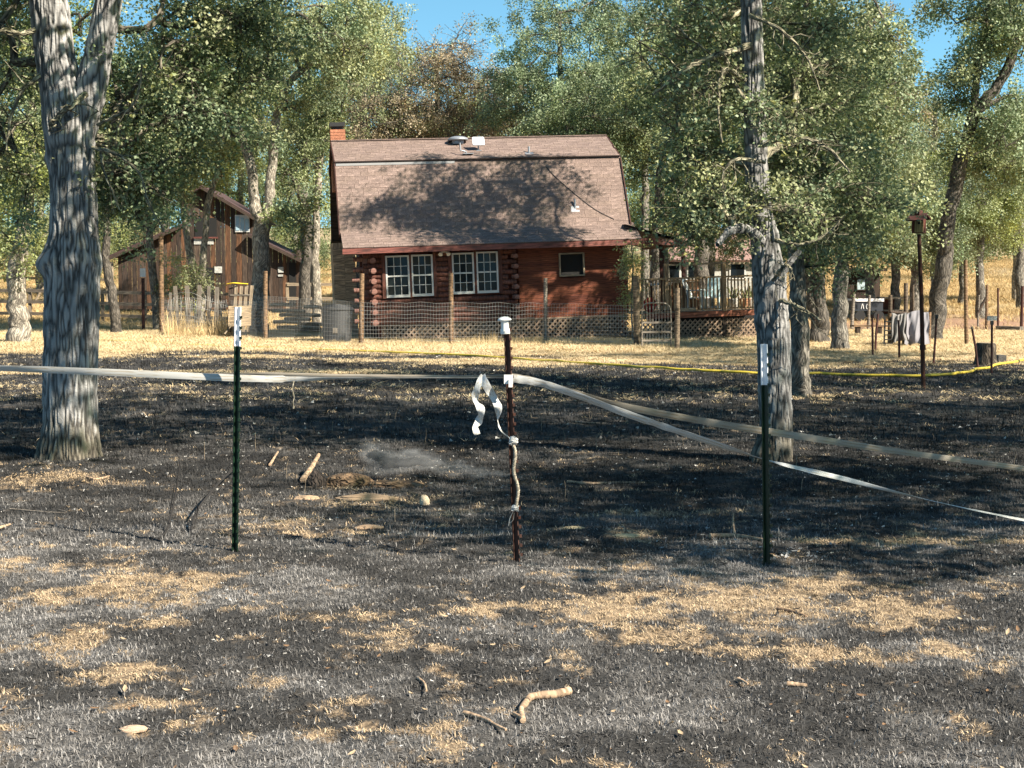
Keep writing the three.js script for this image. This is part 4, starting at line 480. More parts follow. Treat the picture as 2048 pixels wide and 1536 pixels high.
// ---------------------------------------------------------------- garden fence, gate and what leans there
const upright = (name, px0, py0, px1, py1, d, wpx, m, label, cat, group, sides = 9) => { const a = at(px1, py1, d), b = at(px0, py0, d), g = thing(name, label, cat, [a.x, gy(a.x, a.z), a.z], group), o = g.position, top = b.clone().sub(o), w = m2(wpx, d) / 2; part('shaft', new MB().tube([V(0, -0.2, 0), top.clone().multiplyScalar(0.5).add(V(rr(-0.01, 0.01), 0, 0)), top], [w * 1.08, w, w * 0.95], sides).geo(), m, g); return g; };
const gdist = (py) => EYE * F / (py - 566);
{
  const fc = thing('wire_garden_fence', 'welded wire garden fence on brown round posts before the cabin', 'fence'), R = rng(8), W = [];
  const posts = [[322, 471, 324, 666, 47, 10, M.postWood], [531, 542, 530, 680, 42, 9, M.postWood], [724, 547, 722, 692, 38.6, 10, M.postWood], [902, 546, 902, 690, 38.8, 9.5, M.postWood], [1091, 556, 1091, 690, 38.9, 8, M.greyWood], [1272, 552, 1275, 694, 37.6, 13, M.darkRust && wood(0.15, 0.115, 0.075)], [1355, 576, 1354, 702, 36, 10, wood(0.16, 0.12, 0.08)]];
  posts.forEach(([a, b, c, d, z, w, m]) => { const p = at(c, d, z), q = at(a, b, z), y = gy(p.x, p.z); part('post', new MB().tube([V(p.x, y - 0.2, p.z), V((p.x + q.x) / 2 + rr(-0.01, 0.01, R), (y + q.y) / 2, p.z), q], [m2(w, z) * 0.54, m2(w, z) * 0.5, m2(w, z) * 0.47], 10).geo(), m, fc); });
  const runs = [[530, 592, 680, 42, 722, 603, 690, 38.6], [724, 604, 690, 38.6, 902, 606, 690, 38.8], [903, 606, 690, 38.8, 1091, 606, 690, 38.9], [1092, 607, 690, 38.9, 1268, 612, 692, 37.7], [325, 600, 666, 47, 528, 604, 680, 42]], wire = new MB();
  runs.forEach(([a, t0, b0, z0, b, t1, b1, z1], ri) => { const L = at(a, b0, z0).distanceTo(at(b, b1, z1)), n = Math.round(L / 0.075), rows = 11, wob = (s, v) => (noise(s * 3 + ri * 7, v * 2) - 0.5) * 0.06; const P = (s, v) => { const p = at(lerp(a, b, s), lerp(b0, b1, s), lerp(z0, z1, s)), top = at(lerp(a, b, s), lerp(t0, t1, s), lerp(z0, z1, s)); return V(p.x, lerp(gy(p.x, p.z) + 0.02, top.y + wob(s * 2, 1), v), p.z + 0.07 + wob(s, v)); }; const t = ri === 4 ? 0.0032 : 0.0037;
    for (let k = 0; k <= n; k++) { const s = k / n; for (let j = 0; j < 3; j++) wire.bar(P(s, j / 3), P(s, (j + 1) / 3), t, t); } for (let j = 0; j <= rows; j++) { const v = j / rows; for (let k = 0; k < 6; k++) wire.bar(P(k / 6, v).add(V(0, 0, 0.006)), P((k + 1) / 6, v).add(V(0, 0, 0.006)), t * 1.15, t * 1.15); } });
  tag(part('wire_mesh', wire.geo(), M.wire, fc), null, null, null, 'stuff');
  const gt = thing('garden_gate', 'low tubular metal gate with rounded top between two garden posts', 'gate', (() => { const p = at(1314, 695, 37); return [p.x, gy(p.x, p.z), p.z]; })()), gp = (px, py) => at(px, py, 37).sub(gt.position);
  part('gate_frame', new MB().tube(curve([gp(1284, 695), gp(1284, 640), gp(1285, 616), gp(1291, 608), gp(1312, 606), gp(1333, 608), gp(1340, 616), gp(1342, 640), gp(1342, 697)], 40), 0.02, 8).geo(), M.greyWood, gt); for (const y of [645, 664, 681]) part('rail', boxG(...gp(1313, y).toArray(), m2(56, 37), 0.045, 0.03), M.greyWood, gt); const gw = new MB(); for (let k = 0; k < 9; k++) gw.bar(gp(1288 + k * 6, 696), gp(1288 + k * 6, 612), 0.005, 0.005); part('gate_wire', gw.geo(), M.wire, gt);
  // leaning stakes held by loose wire, left
  const sf = thing('stake_fence', 'row of leaning grey stakes wrapped in loose wire left of the pallet', 'stake fence'), fw = new MB(); let prev = null;
  for (const [a, b, c, d, w] of [[350, 572, 358, 655, 7], [374, 571, 378, 660, 8], [399, 570, 398, 662, 7], [418, 572, 416, 660, 6], [434, 574, 432, 664, 8], [341, 585, 340, 655, 5]]) { const z = 44.5, p = at(c, d, z), q = at(a, b, z), y = gy(p.x, p.z); part('stake', new MB().bar(V(p.x, y - 0.1, p.z), q, m2(w, z), 0.05, V(0, 0, 1)).geo(), M.greyWood, sf); }
  for (let k = 0; k < 26; k++) { const x = 338 + k * 4.6, z = 44.2; fw.tube(curve([at(x, 590 + 14 * noise(k * 0.3, 1), z), at(x + 4 * gauss(R), 620, z - 0.1), at(x + 3 * gauss(R), 660, z)], 8), 0.005, 3, false); } for (let k = 0; k < 7; k++) fw.tube(curve([at(336, 590 + k * 10, 44.2), at(380, 586 + k * 11 + 6 * gauss(R), 44.1), at(420, 600 + k * 9 + 6 * gauss(R), 44.2), at(458, 606 + k * 8, 44.2)], 20), 0.005, 3, false); tag(part('wire_mesh', fw.geo(), M.wire, sf), null, null, null, 'stuff');
  const pl = thing('wooden_pallet', 'upright wooden pallet of narrow boards with yellow strap on top', 'pallet', (() => { const p = at(475, 668, 43.4); return [p.x, gy(p.x, p.z), p.z]; })()), pp = (px, py, dz = 0) => at(px, py, 43.4 + dz).sub(pl.position);
  for (let k = 0; k < 5; k++) part('board', new MB().bar(pp(462 + k * 9.5 + k, 571, 0.25), pp(458 + k * 9.5, 664), m2(k ? 6 : 8, 43.4), 0.03, V(0, 0, 1)).geo(), k ? M.paleWood : M.darkWood, pl); part('strap', new MB().tube(curve([pp(454, 568, 0.2), pp(468, 566, 0.1), pp(482, 567, 0.2), pp(496, 568, 0.2)], 12), 0.018, 6).geo(), M.yellow, pl); part('rail', new MB().bar(pp(456, 650, 0.05), pp(500, 650, 0.05), 0.08, 0.04).bar(pp(460, 590, 0.2), pp(500, 590, 0.2), 0.08, 0.04).geo(), M.greyWood, pl);
  const pb = thing('plywood_sheet', 'small square plywood sheet leaning on the pallet', 'plywood sheet', (() => { const p = at(478, 655, 43.1); return [p.x, gy(p.x, p.z), p.z]; })()); part('sheet', new MB().bar(at(479, 652, 43.1).sub(pb.position), at(480, 612, 43.3).sub(pb.position), m2(46, 43), 0.015, V(0, 0, 1)).geo(), M.ply, pb); part('prop', new MB().bar(at(462, 652, 43.0).sub(pb.position), at(449, 668, 42.6).sub(pb.position), 0.03, 0.02).geo(), M.paleWood, pb);
  // dark box by the corner of the cabin
  const bn = thing('garden_bin', 'dark grey lidded bin behind the wire at the left cabin corner', 'bin', (() => { const p = at(674, 676, 40.2); return [p.x, gy(p.x, p.z), p.z]; })()); part('body', new MB().tube([V(0, 0, 0), V(0, 0.05, 0), V(0, 0.9, 0)], [0.36, 0.37, 0.42], 20).geo(), M.bin, bn); part('lid', new MB().tube([V(0, 0.9, 0), V(0, 0.95, 0), V(0, 1.02, 0), V(0, 1.05, 0)], [0.45, 0.45, 0.3, 0.05], 20).geo(), M.bin, bn); part('label_plate', boxG(0, 0.35, 0.39, 0.12, 0.14, 0.012), M.greyWood, bn);
  for (let k = 0; k < 9; k++) { const lg = [[545, 618, 610], [560, 626, 640], [570, 634, 620], [548, 640, 600], [600, 645, 660], [555, 651, 640], [590, 655, 655], [610, 610, 640], [540, 606, 590]][k], a = at(lg[0], lg[1], 47), b = at(lg[2], lg[1] + 3, 46.4); const y = Math.max(gy(a.x, a.z) + 0.05, a.y - 0.06); solo('split_log', new MB().tube([V(a.x, y, a.z), V((a.x + b.x) / 2, y + 0.02, (a.z + b.z) / 2), V(b.x, y, b.z)], [0.06, 0.065, 0.055], 8).geo(), M.paleWood, 'pale log in the low pile behind the wire between pale oak and bin', 'log', 'logs piled behind the wire'); }
}
{ // ---------------- yellow hose lying along the edge of the burn
  const pts = [[-60, 668], [60, 674], [195, 682], [300, 687], [420, 692], [560, 697], [700, 703], [820, 708], [960, 715], [1100, 724], [1220, 733], [1320, 741], [1420, 746], [1500, 748], [1620, 748], [1740, 751], [1850, 753], [1920, 748], [1980, 738], [2060, 720], [2200, 690]].map(([x, y]) => { const d = gdist(y), p = at(x, y, d); return V(p.x, gy(p.x, p.z) + 0.04, p.z); });
  solo('fire_hose', new MB().tube(curve(pts, 220).map((q, k) => V(q.x + 0.05 * Math.sin(k * 0.9), q.y - 0.012 + 0.02 * noise(k * 0.35, 4), q.z + 0.25 * (noise(k * 0.12, 9) - 0.5))), 0.025, 8).geo(), M.hose, 'long yellow hose lying across the field along the burn edge', 'hose');
}
// ---------------------------------------------------------------- the barn and fences behind
const BF = frame(...at(238, 604, 62).toArray(), 0.04, 0), B = (px, py, z = 0) => BF.at(px, py, z);
{
  const g = thing('old_barn', 'weathered brown board barn with raised middle and lean-to sides', 'barn'); placeAs(g, BF); const R = rng(9), p = (a, b, z) => B(a, b, z);
  const A = p(236, 514), Bq = p(368, 456), C = p(368, 402), D = p(408, 380), E = p(500, 434), G = p(500, 474), K = p(598, 522), x0 = A.x, x1 = K.x, top = (x) => x < Bq.x ? lerp(A.y, Bq.y, (x - A.x) / (Bq.x - A.x)) : x < D.x ? lerp(C.y, D.y, (x - C.x) / (D.x - C.x)) : x < E.x ? lerp(D.y, E.y, (x - D.x) / (E.x - D.x)) : lerp(G.y, K.y, (x - G.x) / (K.x - G.x));
  const hole = (x, y0, y1) => { const a = p(388, 470), b = p(433, 438); return x > a.x && x < b.x; };
  for (let x = x0; x < x1; ) { const w = rr(0.15, 0.24, R), c = x + w / 2, h = top(c), t0 = top(x + 0.01), t1 = top(x + w - 0.01), s = new THREE.Shape([new THREE.Vector2(-w / 2 + 0.006, -0.3), new THREE.Vector2(w / 2 - 0.006, -0.3), new THREE.Vector2(w / 2 - 0.006, t1), new THREE.Vector2(-w / 2 + 0.006, t0)]); const e = new THREE.ExtrudeGeometry(s, { depth: 0.025, bevelEnabled: false }), uv = e.attributes.uv; for (let k = 0; k < uv.count; k++) uv.setXY(k, uv.getY(k), uv.getX(k) + c * 1.7); part('board', e.translate(c, 0, rr(0, 0.02, R)), M.barn[Math.floor(Math.pow(R(), 1.3) * 4)], g); x += w; }
  // side wall of the raised middle with its row of panes, and the inside behind
  const sw = new MB().box(G.x + 0.02, (E.y + G.y) / 2 - 0.2, -3.1, 0.1, E.y - G.y + 0.4, 6).box((x0 + x1) / 2, 0.4, -5.8, x1 - x0, 2.6, 0.1).box(x1 - 0.08, 0.9, -2.9, 0.08, 2.6, 5.8); part('wall', sw.geo(), M.barn[0], g);
  const rw = part('window_row', hbox(470, 430, 499, 464, 0.09, 0.03, p), M.whiteFrame, g); for (let k = 0; k < 3; k++) part('pane', hbox(471.5 + k * 9.4, 433 + k * 2.5, 479 + k * 9.4, 461, 0.11, 0.02, p), mat(lin(0.3, 0.42, 0.5), { roughness: 0.2 }), rw);
  const ro = (name, a, b, ext = 0.35) => { const dir = b.clone().sub(a).normalize(), s = a.clone().addScaledVector(dir, -ext * 0.2), t = b.clone().addScaledVector(dir, ext), c = s.clone().lerp(t, 0.5), l = s.distanceTo(t); part(name, boxG(0, 0.08, 0, l, 0.08, 6.6, new THREE.Matrix4().makeRotationZ(Math.atan2(t.y - s.y, t.x - s.x)).setPosition(c.x, c.y, -2.9)), M.barnRoof, g); part('rafter_trim', new MB().bar(V(s.x, s.y + 0.04, 0.42), V(t.x, t.y + 0.04, 0.42), 0.03, 0.1).geo(), M.darkWood, g); };
  ro('roof', D, E); const f = (v) => v.clone(); { const a = f(D), b = f(C); part('roof', boxG(0, 0.08, 0, a.distanceTo(b) + 0.3, 0.08, 6.6, new THREE.Matrix4().makeRotationZ(Math.atan2(a.y - b.y, a.x - b.x)).setPosition((a.x + b.x) / 2 - 0.1, (a.y + b.y) / 2, -2.9)), M.barnRoof, g); const c = f(A), d = f(Bq); part('roof', boxG(0, 0.08, 0, c.distanceTo(d) + 0.3, 0.08, 6.6, new THREE.Matrix4().makeRotationZ(Math.atan2(d.y - c.y, d.x - c.x)).setPosition((c.x + d.x) / 2 - 0.12, (c.y + d.y) / 2, -2.9)), M.barnRoof, g); part('rafter_trim', new MB().bar(V(c.x - 0.25, c.y - 0.08, 0.42), V(d.x, d.y + 0.06, 0.42), 0.03, 0.1).geo(), M.darkWood, g); } ro('roof', G, K);
  const lo = p(390, 436), hi = p(434, 474); part('loft_opening', boxG((lo.x + hi.x) / 2, (lo.y + hi.y) / 2, 0.055, hi.x - lo.x, lo.y - hi.y, 0.01), M.black, g); part('loft_sill', boxG((lo.x + hi.x) / 2, hi.y - 0.03, 0.1, hi.x - lo.x + 0.1, 0.07, 0.12), M.fascia, g); const hy = p(408, 482); part('hay_board', boxG(hy.x, hy.y, 0.06, 0.8, 0.28, 0.03), M.palewall, g);
  for (const [a, b, c, d] of [[429, 533, 444, 546], [556, 534, 567, 545], [556, 549, 566, 553]]) part('notice_board', hbox(a, b, c, d, 0.08, 0.02, p), M.palewall, g);
  part('door', hbox(408, 535, 428, 604, 0.075, 0.02, p), M.black, g); part('corner_post', boxG(x0 - 0.25, (A.y - 0.3) / 2, 0.05, 0.12, A.y - 0.1, 0.12), M.paleWood, g); part('door', hbox(578, 525, 592, 606, 0.075, 0.02, p), M.black, g);
}
function railFence(name, label, pts, d0, d1, rails, m, h) { // posts and rails between picture points on the ground
  const g = thing(name, label, 'fence'), P = pts.map((px, k) => { const d = lerp(d0, d1, k / (pts.length - 1)), q = at(px, 600, d); return V(q.x, gy(q.x, q.z), q.z); });
  P.forEach((q) => part('post', boxG(q.x, q.y + h / 2 - 0.1, q.z, 0.11, h + 0.2, 0.11), m, g)); for (let k = 0; k < P.length - 1; k++) for (const r of rails) part('rail', new MB().bar(P[k].clone().add(V(0, r * h, 0.075)), P[k + 1].clone().add(V(0, r * h, 0.075)), 0.035, 0.12).geo(), m, g); return g;
}
railFence('rail_fence', 'grey brown plank rail fence running from the left edge to the barn', [-60, 60, 205, 290, 372, 440, 512], 58, 54, [0.92, 0.58, 0.22], wood(0.19, 0.15, 0.11), 1.25);
railFence('rail_fence', 'pale three-rail corral fence behind the massive trunk at left', [-40, 50, 130, 215], 72, 70, [0.95, 0.62, 0.3], M.paleWood, 1.9);
railFence('rail_fence', 'pale plank fence in the gap between barn and chimney', [575, 640, 705], 60, 60, [0.95, 0.55, 0.2], M.paleWood, 1.4);
{ const q = at(188, 560, 69.5), b = at(62, 612, 69.5); void q; const s = upright('brace_pole', 98, 560, 62, 612, 69, 5, M.paleWood, 'pale diagonal brace pole leaning on the corral fence at left', 'pole'); void s; void b; }
{ const p = at(286, 612, 50), g = thing('sign_post', 'dark post with a small white notice sign in front of the barn left side', 'sign', [p.x, gy(p.x, p.z), p.z]), q = (px, py) => at(px, py, 50).sub(g.position); part('post', new MB().bar(V(0, -0.2, 0), q(286, 556), 0.09, 0.09, V(0, 0, 1)).geo(), M.darkRust, g); part('sign_panel', boxG(...q(285.5, 545).toArray(), m2(11, 50), m2(17, 50), 0.02), mat(lin(0.6, 0.65, 0.68)), g); }
// ---------------------------------------------------------------- right-hand yard
{ // birdhouse pole
  const d = 23, p = at(1848, 776, d), g = thing('birdhouse_pole', 'tall thin rusty steel pole carrying a dark red birdhouse', 'birdhouse pole', [p.x, gy(p.x, p.z), p.z]), q = (px, py, dz = 0) => at(px, py, d + dz).sub(g.position);
  part('pole', new MB().tube([V(0, -0.2, 0), q(1843, 600), q(1838, 468)], [0.035, 0.032, 0.03], 12).geo(), M.rust, g); part('pole_joint', new MB().tube([q(1845.5, 700), q(1845.3, 690)], 0.046, 12).geo(), M.darkRust, g);
  const c = q(1838, 448), a = new THREE.Matrix4().makeRotationY(1.0).setPosition(c.x, c.y, c.z), bh = part('birdhouse', new MB().box(0, -0.02, 0, 0.17, 0.24, 0.17, a).geo(), M.redWood, g); part('front_board', boxG(-0.093, -0.03, 0.03, 0.012, 0.2, 0.13, a), wood(0.42, 0.32, 0.14), bh); part('entrance_hole', new MB().tube([V(-0.1, 0.01, 0.03).applyMatrix4(a), V(-0.101, 0.01, 0.03).applyMatrix4(a)], 0.02, 12).geo(), M.black, bh);
  part('birdhouse_roof', new MB().box(-0.06, 0.14, 0.0, 0.26, 0.02, 0.26, a.clone().multiply(new THREE.Matrix4().makeRotationZ(0.45))).box(0.08, 0.13, 0.0, 0.17, 0.021, 0.258, a.clone().multiply(new THREE.Matrix4().makeRotationZ(-0.3))).box(-0.005, 0.14, -0.03, 0.16, 0.14, 0.12, a).geo(), M.darkRust, g);
}
{ const rows = [[1744, 630, 1746, 710, 'thin dark steel stake left of the ladder and nearest the grey trunk'], [1756, 628, 1750, 702, 'thin dark steel stake leaning beside the black ladder'], [1797, 640, 1799, 716, 'thin dark steel stake in front of the grey hanging blanket'], [1873, 634, 1866, 726, 'thin leaning steel stake with black cap right of the birdhouse pole'], [1944, 656, 1958, 736, 'short leaning red stake touching the tree stump'], [1984, 640, 1983, 746, 'red steel stake with a small white box on top before the stump']];
  rows.forEach(([a, b, c, e, l], k) => { const g = upright('steel_stake', a, b, c, e, gdist(e), 4.5, M.darkRust, l, 'steel stake', 'steel stakes right of the burn', 6), t = at(a, b, gdist(e)).sub(g.position); if (k === 3) part('cap', boxG(t.x, t.y + 0.01, t.z, 0.05, 0.07, 0.05), M.black2, g); if (k === 5) { part('box', boxG(t.x, t.y + 0.03, t.z, 0.16, 0.08, 0.05), M.palewall, g); part('bracket', boxG(t.x, t.y - 0.05, t.z, 0.05, 0.07, 0.05), M.black2, g); } if (k === 4) part('cap', new THREE.SphereGeometry(0.03, 10, 8).translate(t.x, t.y, t.z), M.paleWood, g); });
  const rows2 = [[1708, 588, 1703, 655, 7, M.greyWood, 'weathered fence post leaning left of the trailer'], [1739, 590, 1737, 653, 6, M.greyWood, 'short grey fence post in front of the parked trailer'], [1812, 566, 1811, 652, 9, wood(0.13, 0.1, 0.07), 'tall dark fence post behind the draped blankets'], [1781, 590, 1781, 640, 8, wood(0.10, 0.075, 0.05), 'squat dark fence post behind the ladder'], [1931, 520, 1934, 692, 8, M.postWood, 'tall brown post right of the leaning oak'], [1974, 570, 1974, 632, 6, M.postWood, 'brown corner post on the slope with a diagonal brace'], [1996, 576, 1997, 622, 4, M.darkRust, 'dark red steel post on the right slope'], [2045, 572, 2043, 640, 6, M.darkRust, 'dark red post at the right edge of the picture'], [1826, 570, 1826, 640, 5, wood(0.1, 0.075, 0.05), 'thin dark post right of the tall dark fence post'], [1958, 590, 1956, 628, 4, M.greyWood, 'thin grey post left of the braced corner post']];
  rows2.forEach(([a, b, c, e, w, m, l]) => upright('fence_post', a, b, c, e, e > 680 ? gdist(e) : 52, w, m, l, 'fence post', 'fence posts on the right slope'));
  solo('brace_pole', new MB().tube([at(1954, 628, 52), at(1972, 596, 52)], 0.05, 8).geo(), M.darkWood, 'dark diagonal brace against the brown corner post', 'pole');
  const bl = at(1995, 633, 50), bb = at(2044, 636, 49); solo('timber_beam', new MB().bar(V(bl.x, gy(bl.x, bl.z) + 0.09, bl.z), V(bb.x, gy(bb.x, bb.z) + 0.1, bb.z), 0.16, 0.18).geo(), M.greyWood, 'long grey timber lying on the ground at the foot of the right slope', 'timber');
}
{ // stump, block, ladder, blankets
  const d = 29.4, p = at(1971, 729, d), g = thing('tree_stump', 'cut tree stump with charred dark side at the burn edge', 'stump', [p.x, gy(p.x, p.z), p.z]), b = new MB(), S = 40, hh = [-0.05, 0.04, 0.15, 0.3, 0.41, 0.43]; hh.forEach((y, k) => { for (let s = 0; s <= S; s++) { const a = s / S * 6.2832, r = [0.25, 0.225, 0.2, 0.19, 0.185, 0.17][k] * (0.94 + 0.12 * noise(Math.cos(a) * 5 + 9, Math.sin(a) * 5 + 9, y)); b.v(Math.cos(a) * r, y, Math.sin(a) * r, Math.cos(a), 0, Math.sin(a), s / S * 1.2, y); } }); for (let k = 0; k < 5; k++) for (let s = 0; s < S; s++) { const a = k * (S + 1) + s, c = a + S + 1; b.i.push(a, c, c + 1, a, c + 1, a + 1); } part('bark', b.smooth(), bark(0.09, 0.075, 0.06), g); part('cut_face', new MB().tube([V(0, 0.4, 0), V(0, 0.436, 0)], [0.17, 0.166], 26).geo(), M.paleWood, g);
  const q = at(2000, 729, 30.5); solo('concrete_block', boxG(q.x, gy(q.x, q.z) + 0.07, q.z, 0.16, 0.16, 0.3).translate(0, 0, 0), grit(0.08, 0.075, 0.07), 'small dark block on the ground right of the stump', 'block');
  const ld = 38, lp = at(1776, 694, ld), lg = thing('ladder', 'black step ladder frame leaning beside the hanging blankets', 'ladder', [lp.x, gy(lp.x, lp.z), lp.z]), L = (px, py, dz = 0) => at(px, py, ld + dz).sub(lg.position); part('side_rail', new MB().bar(L(1768, 696), L(1770, 633, 0.3), 0.04, 0.06).geo(), M.black2, lg); part('side_rail', new MB().bar(L(1785, 696), L(1783, 633, 0.3), 0.04, 0.06).geo(), M.black2, lg); for (let k = 0; k < 6; k++) part('rung', new MB().bar(L(1768, 688 - k * 9, k * 0.04), L(1785, 688 - k * 9, k * 0.04), 0.03, 0.03).geo(), M.black2, lg);
  const drape = (px0, px1, py0, py1, dd, seed, sag, bulge) => { const b = new MB(), N = 30, K = 26; for (let j = 0; j <= K; j++) for (let i = 0; i <= N; i++) { const s = i / N, t = j / K, top = py0 + sag * Math.sin(Math.PI * s) + 6 * noise(s * 5, seed), fold = (noise(s * 9 + t * 1.5, seed + 3, t * 2) - 0.5) * 0.32 * (0.3 + t) + Math.sin(t * 1.6) * bulge, q = at(lerp(px0, px1, s) + (noise(t * 3, seed + s) - 0.5) * 10 * t + (s - 0.5) * bulge * 24 * t, lerp(top, py1 + 8 * (noise(s * 6, seed + 8) - 0.5), t), dd - fold - (t > 0 ? 0.05 : 0)); b.v(q.x, Math.max(q.y, gy(q.x, q.z) + 0.01), q.z, 0, 0, 1, s * 1.5, t * 1.5); } for (let j = 0; j < K; j++) for (let i = 0; i < N; i++) { const a = j * (N + 1) + i, c = a + N + 1; b.i.push(a, c, c + 1, a, c + 1, a + 1); } return b.smooth(); };
  solo('blanket', drape(1783, 1813, 622, 684, 37.5, 3, 2, 0.15), mat(lin(0.17, 0.165, 0.16), { side: THREE.DoubleSide }), 'dark grey blanket hanging over the rail beside the ladder', 'blanket');
  solo('tarp', drape(1814, 1857, 624, 690, 38.2, 7, -6, 0.35), M.cloth, 'crumpled pale grey lilac tarp hanging behind the birdhouse pole', 'tarp');
  const rk = thing('drying_rail', 'wooden rail on posts that carries the blanket and tarp', 'rail'); const ra = at(1780, 624, 38), rb = at(1862, 630, 38.6); part('rail', new MB().tube([ra, rb], 0.035, 8).geo(), M.darkWood, rk); for (const px of [1781, 1810, 1860]) { const t = at(px, 626, 38.3); part('post', new MB().tube([V(t.x, gy(t.x, t.z) - 0.1, t.z - 0.06), V(t.x, t.y + 0.02, t.z - 0.06)], 0.05, 8).geo(), M.postWood, rk); }
  const bx = at(1737, 652, 46); { const g2 = thing('plank_bench', 'low plank bench on blocks in the shade left of the ladder', 'bench', [bx.x, gy(bx.x, bx.z), bx.z]); part('plank', boxG(0, 0.3, 0, 0.95, 0.05, 0.3), M.postWood, g2); for (const s of [-0.33, 0.33]) part('leg', boxG(s, 0.14, 0, 0.12, 0.28, 0.25), M.darkWood, g2); }
}
{ // far structures seen between the trunks
  const d = 66, p = at(1722, 588, d), y = gy(p.x, p.z), sh = thing('garden_shed', 'small dark brown shed with one pale window behind the right trunks', 'shed', [p.x, y, p.z]), k = (px, py) => at(px, py, d).sub(sh.position), a = k(1693, 545), b = k(1760, 600);
  part('wall', new MB().box((a.x + b.x) / 2, (a.y + 0) / 2, -1, b.x - a.x, a.y + 0.3, 2).geo(), M.barn[2], sh); part('roof', boxG((a.x + b.x) / 2, a.y + 0.12, -0.9, b.x - a.x + 0.4, 0.12, 2.6), M.barnRoof, sh); const wn = k(1725, 569); const fr = part('window', boxG(wn.x, wn.y, 0.03, m2(26, d), m2(24, d), 0.05), M.darkWood, sh); part('pane', boxG(wn.x, wn.y, 0.06, m2(22, d), m2(20, d), 0.02), mat(lin(0.45, 0.55, 0.6), { roughness: 0.2 }), fr);
  const td = 58, tp = at(1735, 612, td), tr = thing('flatbed_trailer', 'low trailer with white top edge and dark side parked behind fence posts', 'trailer', [tp.x, gy(tp.x, tp.z), tp.z]), yb = 0.32; part('body', boxG(0.05, yb + 0.25, -0.7, 1.1, 0.36, 1.4), mat(lin(0.03, 0.035, 0.045), { roughness: 0.5 }), tr); part('top_edge', new MB().box(0.05, yb + 0.49, 0.01, 1.16, 0.12, 0.06).box(0.05, yb + 0.49, -0.7, 1.14, 0.06, 1.36).geo(), M.whitePaint, tr); for (const s of [-0.3, 0.42]) { part('wheel', new MB().tube([V(s, 0.2, -0.02), V(s, 0.2, 0.12)], 0.2, 16).geo(), M.black2, tr); } 
  part('side_lettering', new MB().tube(curve([V(-0.25, yb + 0.14, 0.01), V(-0.2, yb + 0.34, 0.012), V(-0.15, yb + 0.15, 0.012)], 8), 0.014, 5).tube(curve([V(0.06, yb + 0.33, 0.01), V(-0.04, yb + 0.3, 0.012), V(-0.03, yb + 0.15, 0.012), V(0.07, yb + 0.16, 0.01)], 10), 0.014, 5).geo(), M.paint, tr);
  const pd = at(1795, 612, 60), st = thing('lumber_rack', 'low brown open rack with rusty metal behind the dark fence posts', 'rack', [pd.x, gy(pd.x, pd.z), pd.z]); part('frame', new MB().box(-0.7, 0.4, 0, 0.08, 0.8, 0.08).box(0.7, 0.4, 0, 0.08, 0.8, 0.08).box(0, 0.8, 0, 1.6, 0.07, 0.5).box(0, 0.3, 0, 1.4, 0.06, 0.4).geo(), M.greyWood, st); part('scrap_panel', boxG(-0.35, 0.45, -0.15, 0.5, 0.6, 0.04), M.rust, st);
  const wd = 74, wp = at(1410, 590, wd), wh = thing('white_house', 'white house with a pinkish brown roof beyond the deck', 'house', [wp.x, gy(wp.x, wp.z), wp.z]), w = (px, py) => at(px, py, wd).sub(wh.position), e0 = w(1318, 520), e1 = w(1520, 520), r0 = w(1400, 478);
  part('wall', boxG((e0.x + e1.x) / 2, e0.y / 2 - 0.2, -2.5, e1.x - e0.x, e0.y + 0.4, 5), M.palewall, wh); const rf = new MB(), sx = e0.x - 0.3, ex = e1.x + 0.3; rf.box(0, 0, 0, ex - sx, 0.1, 3.2, new THREE.Matrix4().makeRotationX(0.46).setPosition((sx + ex) / 2, e0.y + 0.66, -1.1)).box(0, 0, 0, ex - sx, 0.1, 3.2, new THREE.Matrix4().makeRotationX(-0.46).setPosition((sx + ex) / 2, e0.y + 0.66, -3.9)); part('roof', rf.geo(), grit(0.25, 0.155, 0.135), wh); for (const px of [1345, 1390, 1475]) { const c = w(px, 540), f = part('window', boxG(c.x, c.y, 0.02, 0.8, 0.9, 0.06), M.whiteFrame, wh); part('pane', boxG(c.x, c.y, 0.05, 0.66, 0.76, 0.02), M.glass, f); }
}
// ---------------------------------------------------------------- the tape fence in front
function tpost(label, px0, py0, px1, py1, d, w, body, tip, tipPx, studs) {
  const a = at(px1, py1, d), g = thing('fence_tee_post', label, 'fence post', [a.x, gy(a.x, a.z), a.z]), T = at(px0, py0, d).sub(g.position), t0 = T.clone().multiplyScalar(1 - tipPx / (py1 - py0)), b = new MB(), c = new MB();
  const sec = (m, A, Bv, e = 0) => { const mid = V(0, 0, -0.016), up = V(0.72, 0, 0.69).normalize(), z = Bv.clone().sub(A).normalize(), sd = up.clone().cross(z).normalize(); m.bar(A, Bv, w + e, 0.006 + e, up); m.bar(A.clone().addScaledVector(up, 0.0175), Bv.clone().addScaledVector(up, 0.0175), 0.007 + e, 0.028, up); void mid; void sd; };
  sec(b, V(0, -0.25, 0), t0); part('shaft', b.geo(), body, g); if (tipPx) { sec(c, t0, T, 0.001); part('painted_tip', c.geo(), tip, g); }
  const s = new MB(), n = studs; for (let k = 1; k < n; k++) { const q = T.clone().multiplyScalar(k / n).addScaledVector(V(0.72, 0, 0.69).normalize(), 0.036); s.box(q.x, q.y, q.z, 0.014, 0.016, 0.016); } part('studs', s.geo(), body, g); return g;
}
tpost('dark green steel post with white tip at the left, in front of the tape', 475, 614, 467, 1105, 8.9, 0.038, M.green, M.whitePaint, 78, 24);
tpost('dark green steel post with white tip before the right trunk', 1525, 688, 1533, 1124, 8.45, 0.036, M.green, M.whitePaint, 80, 22);
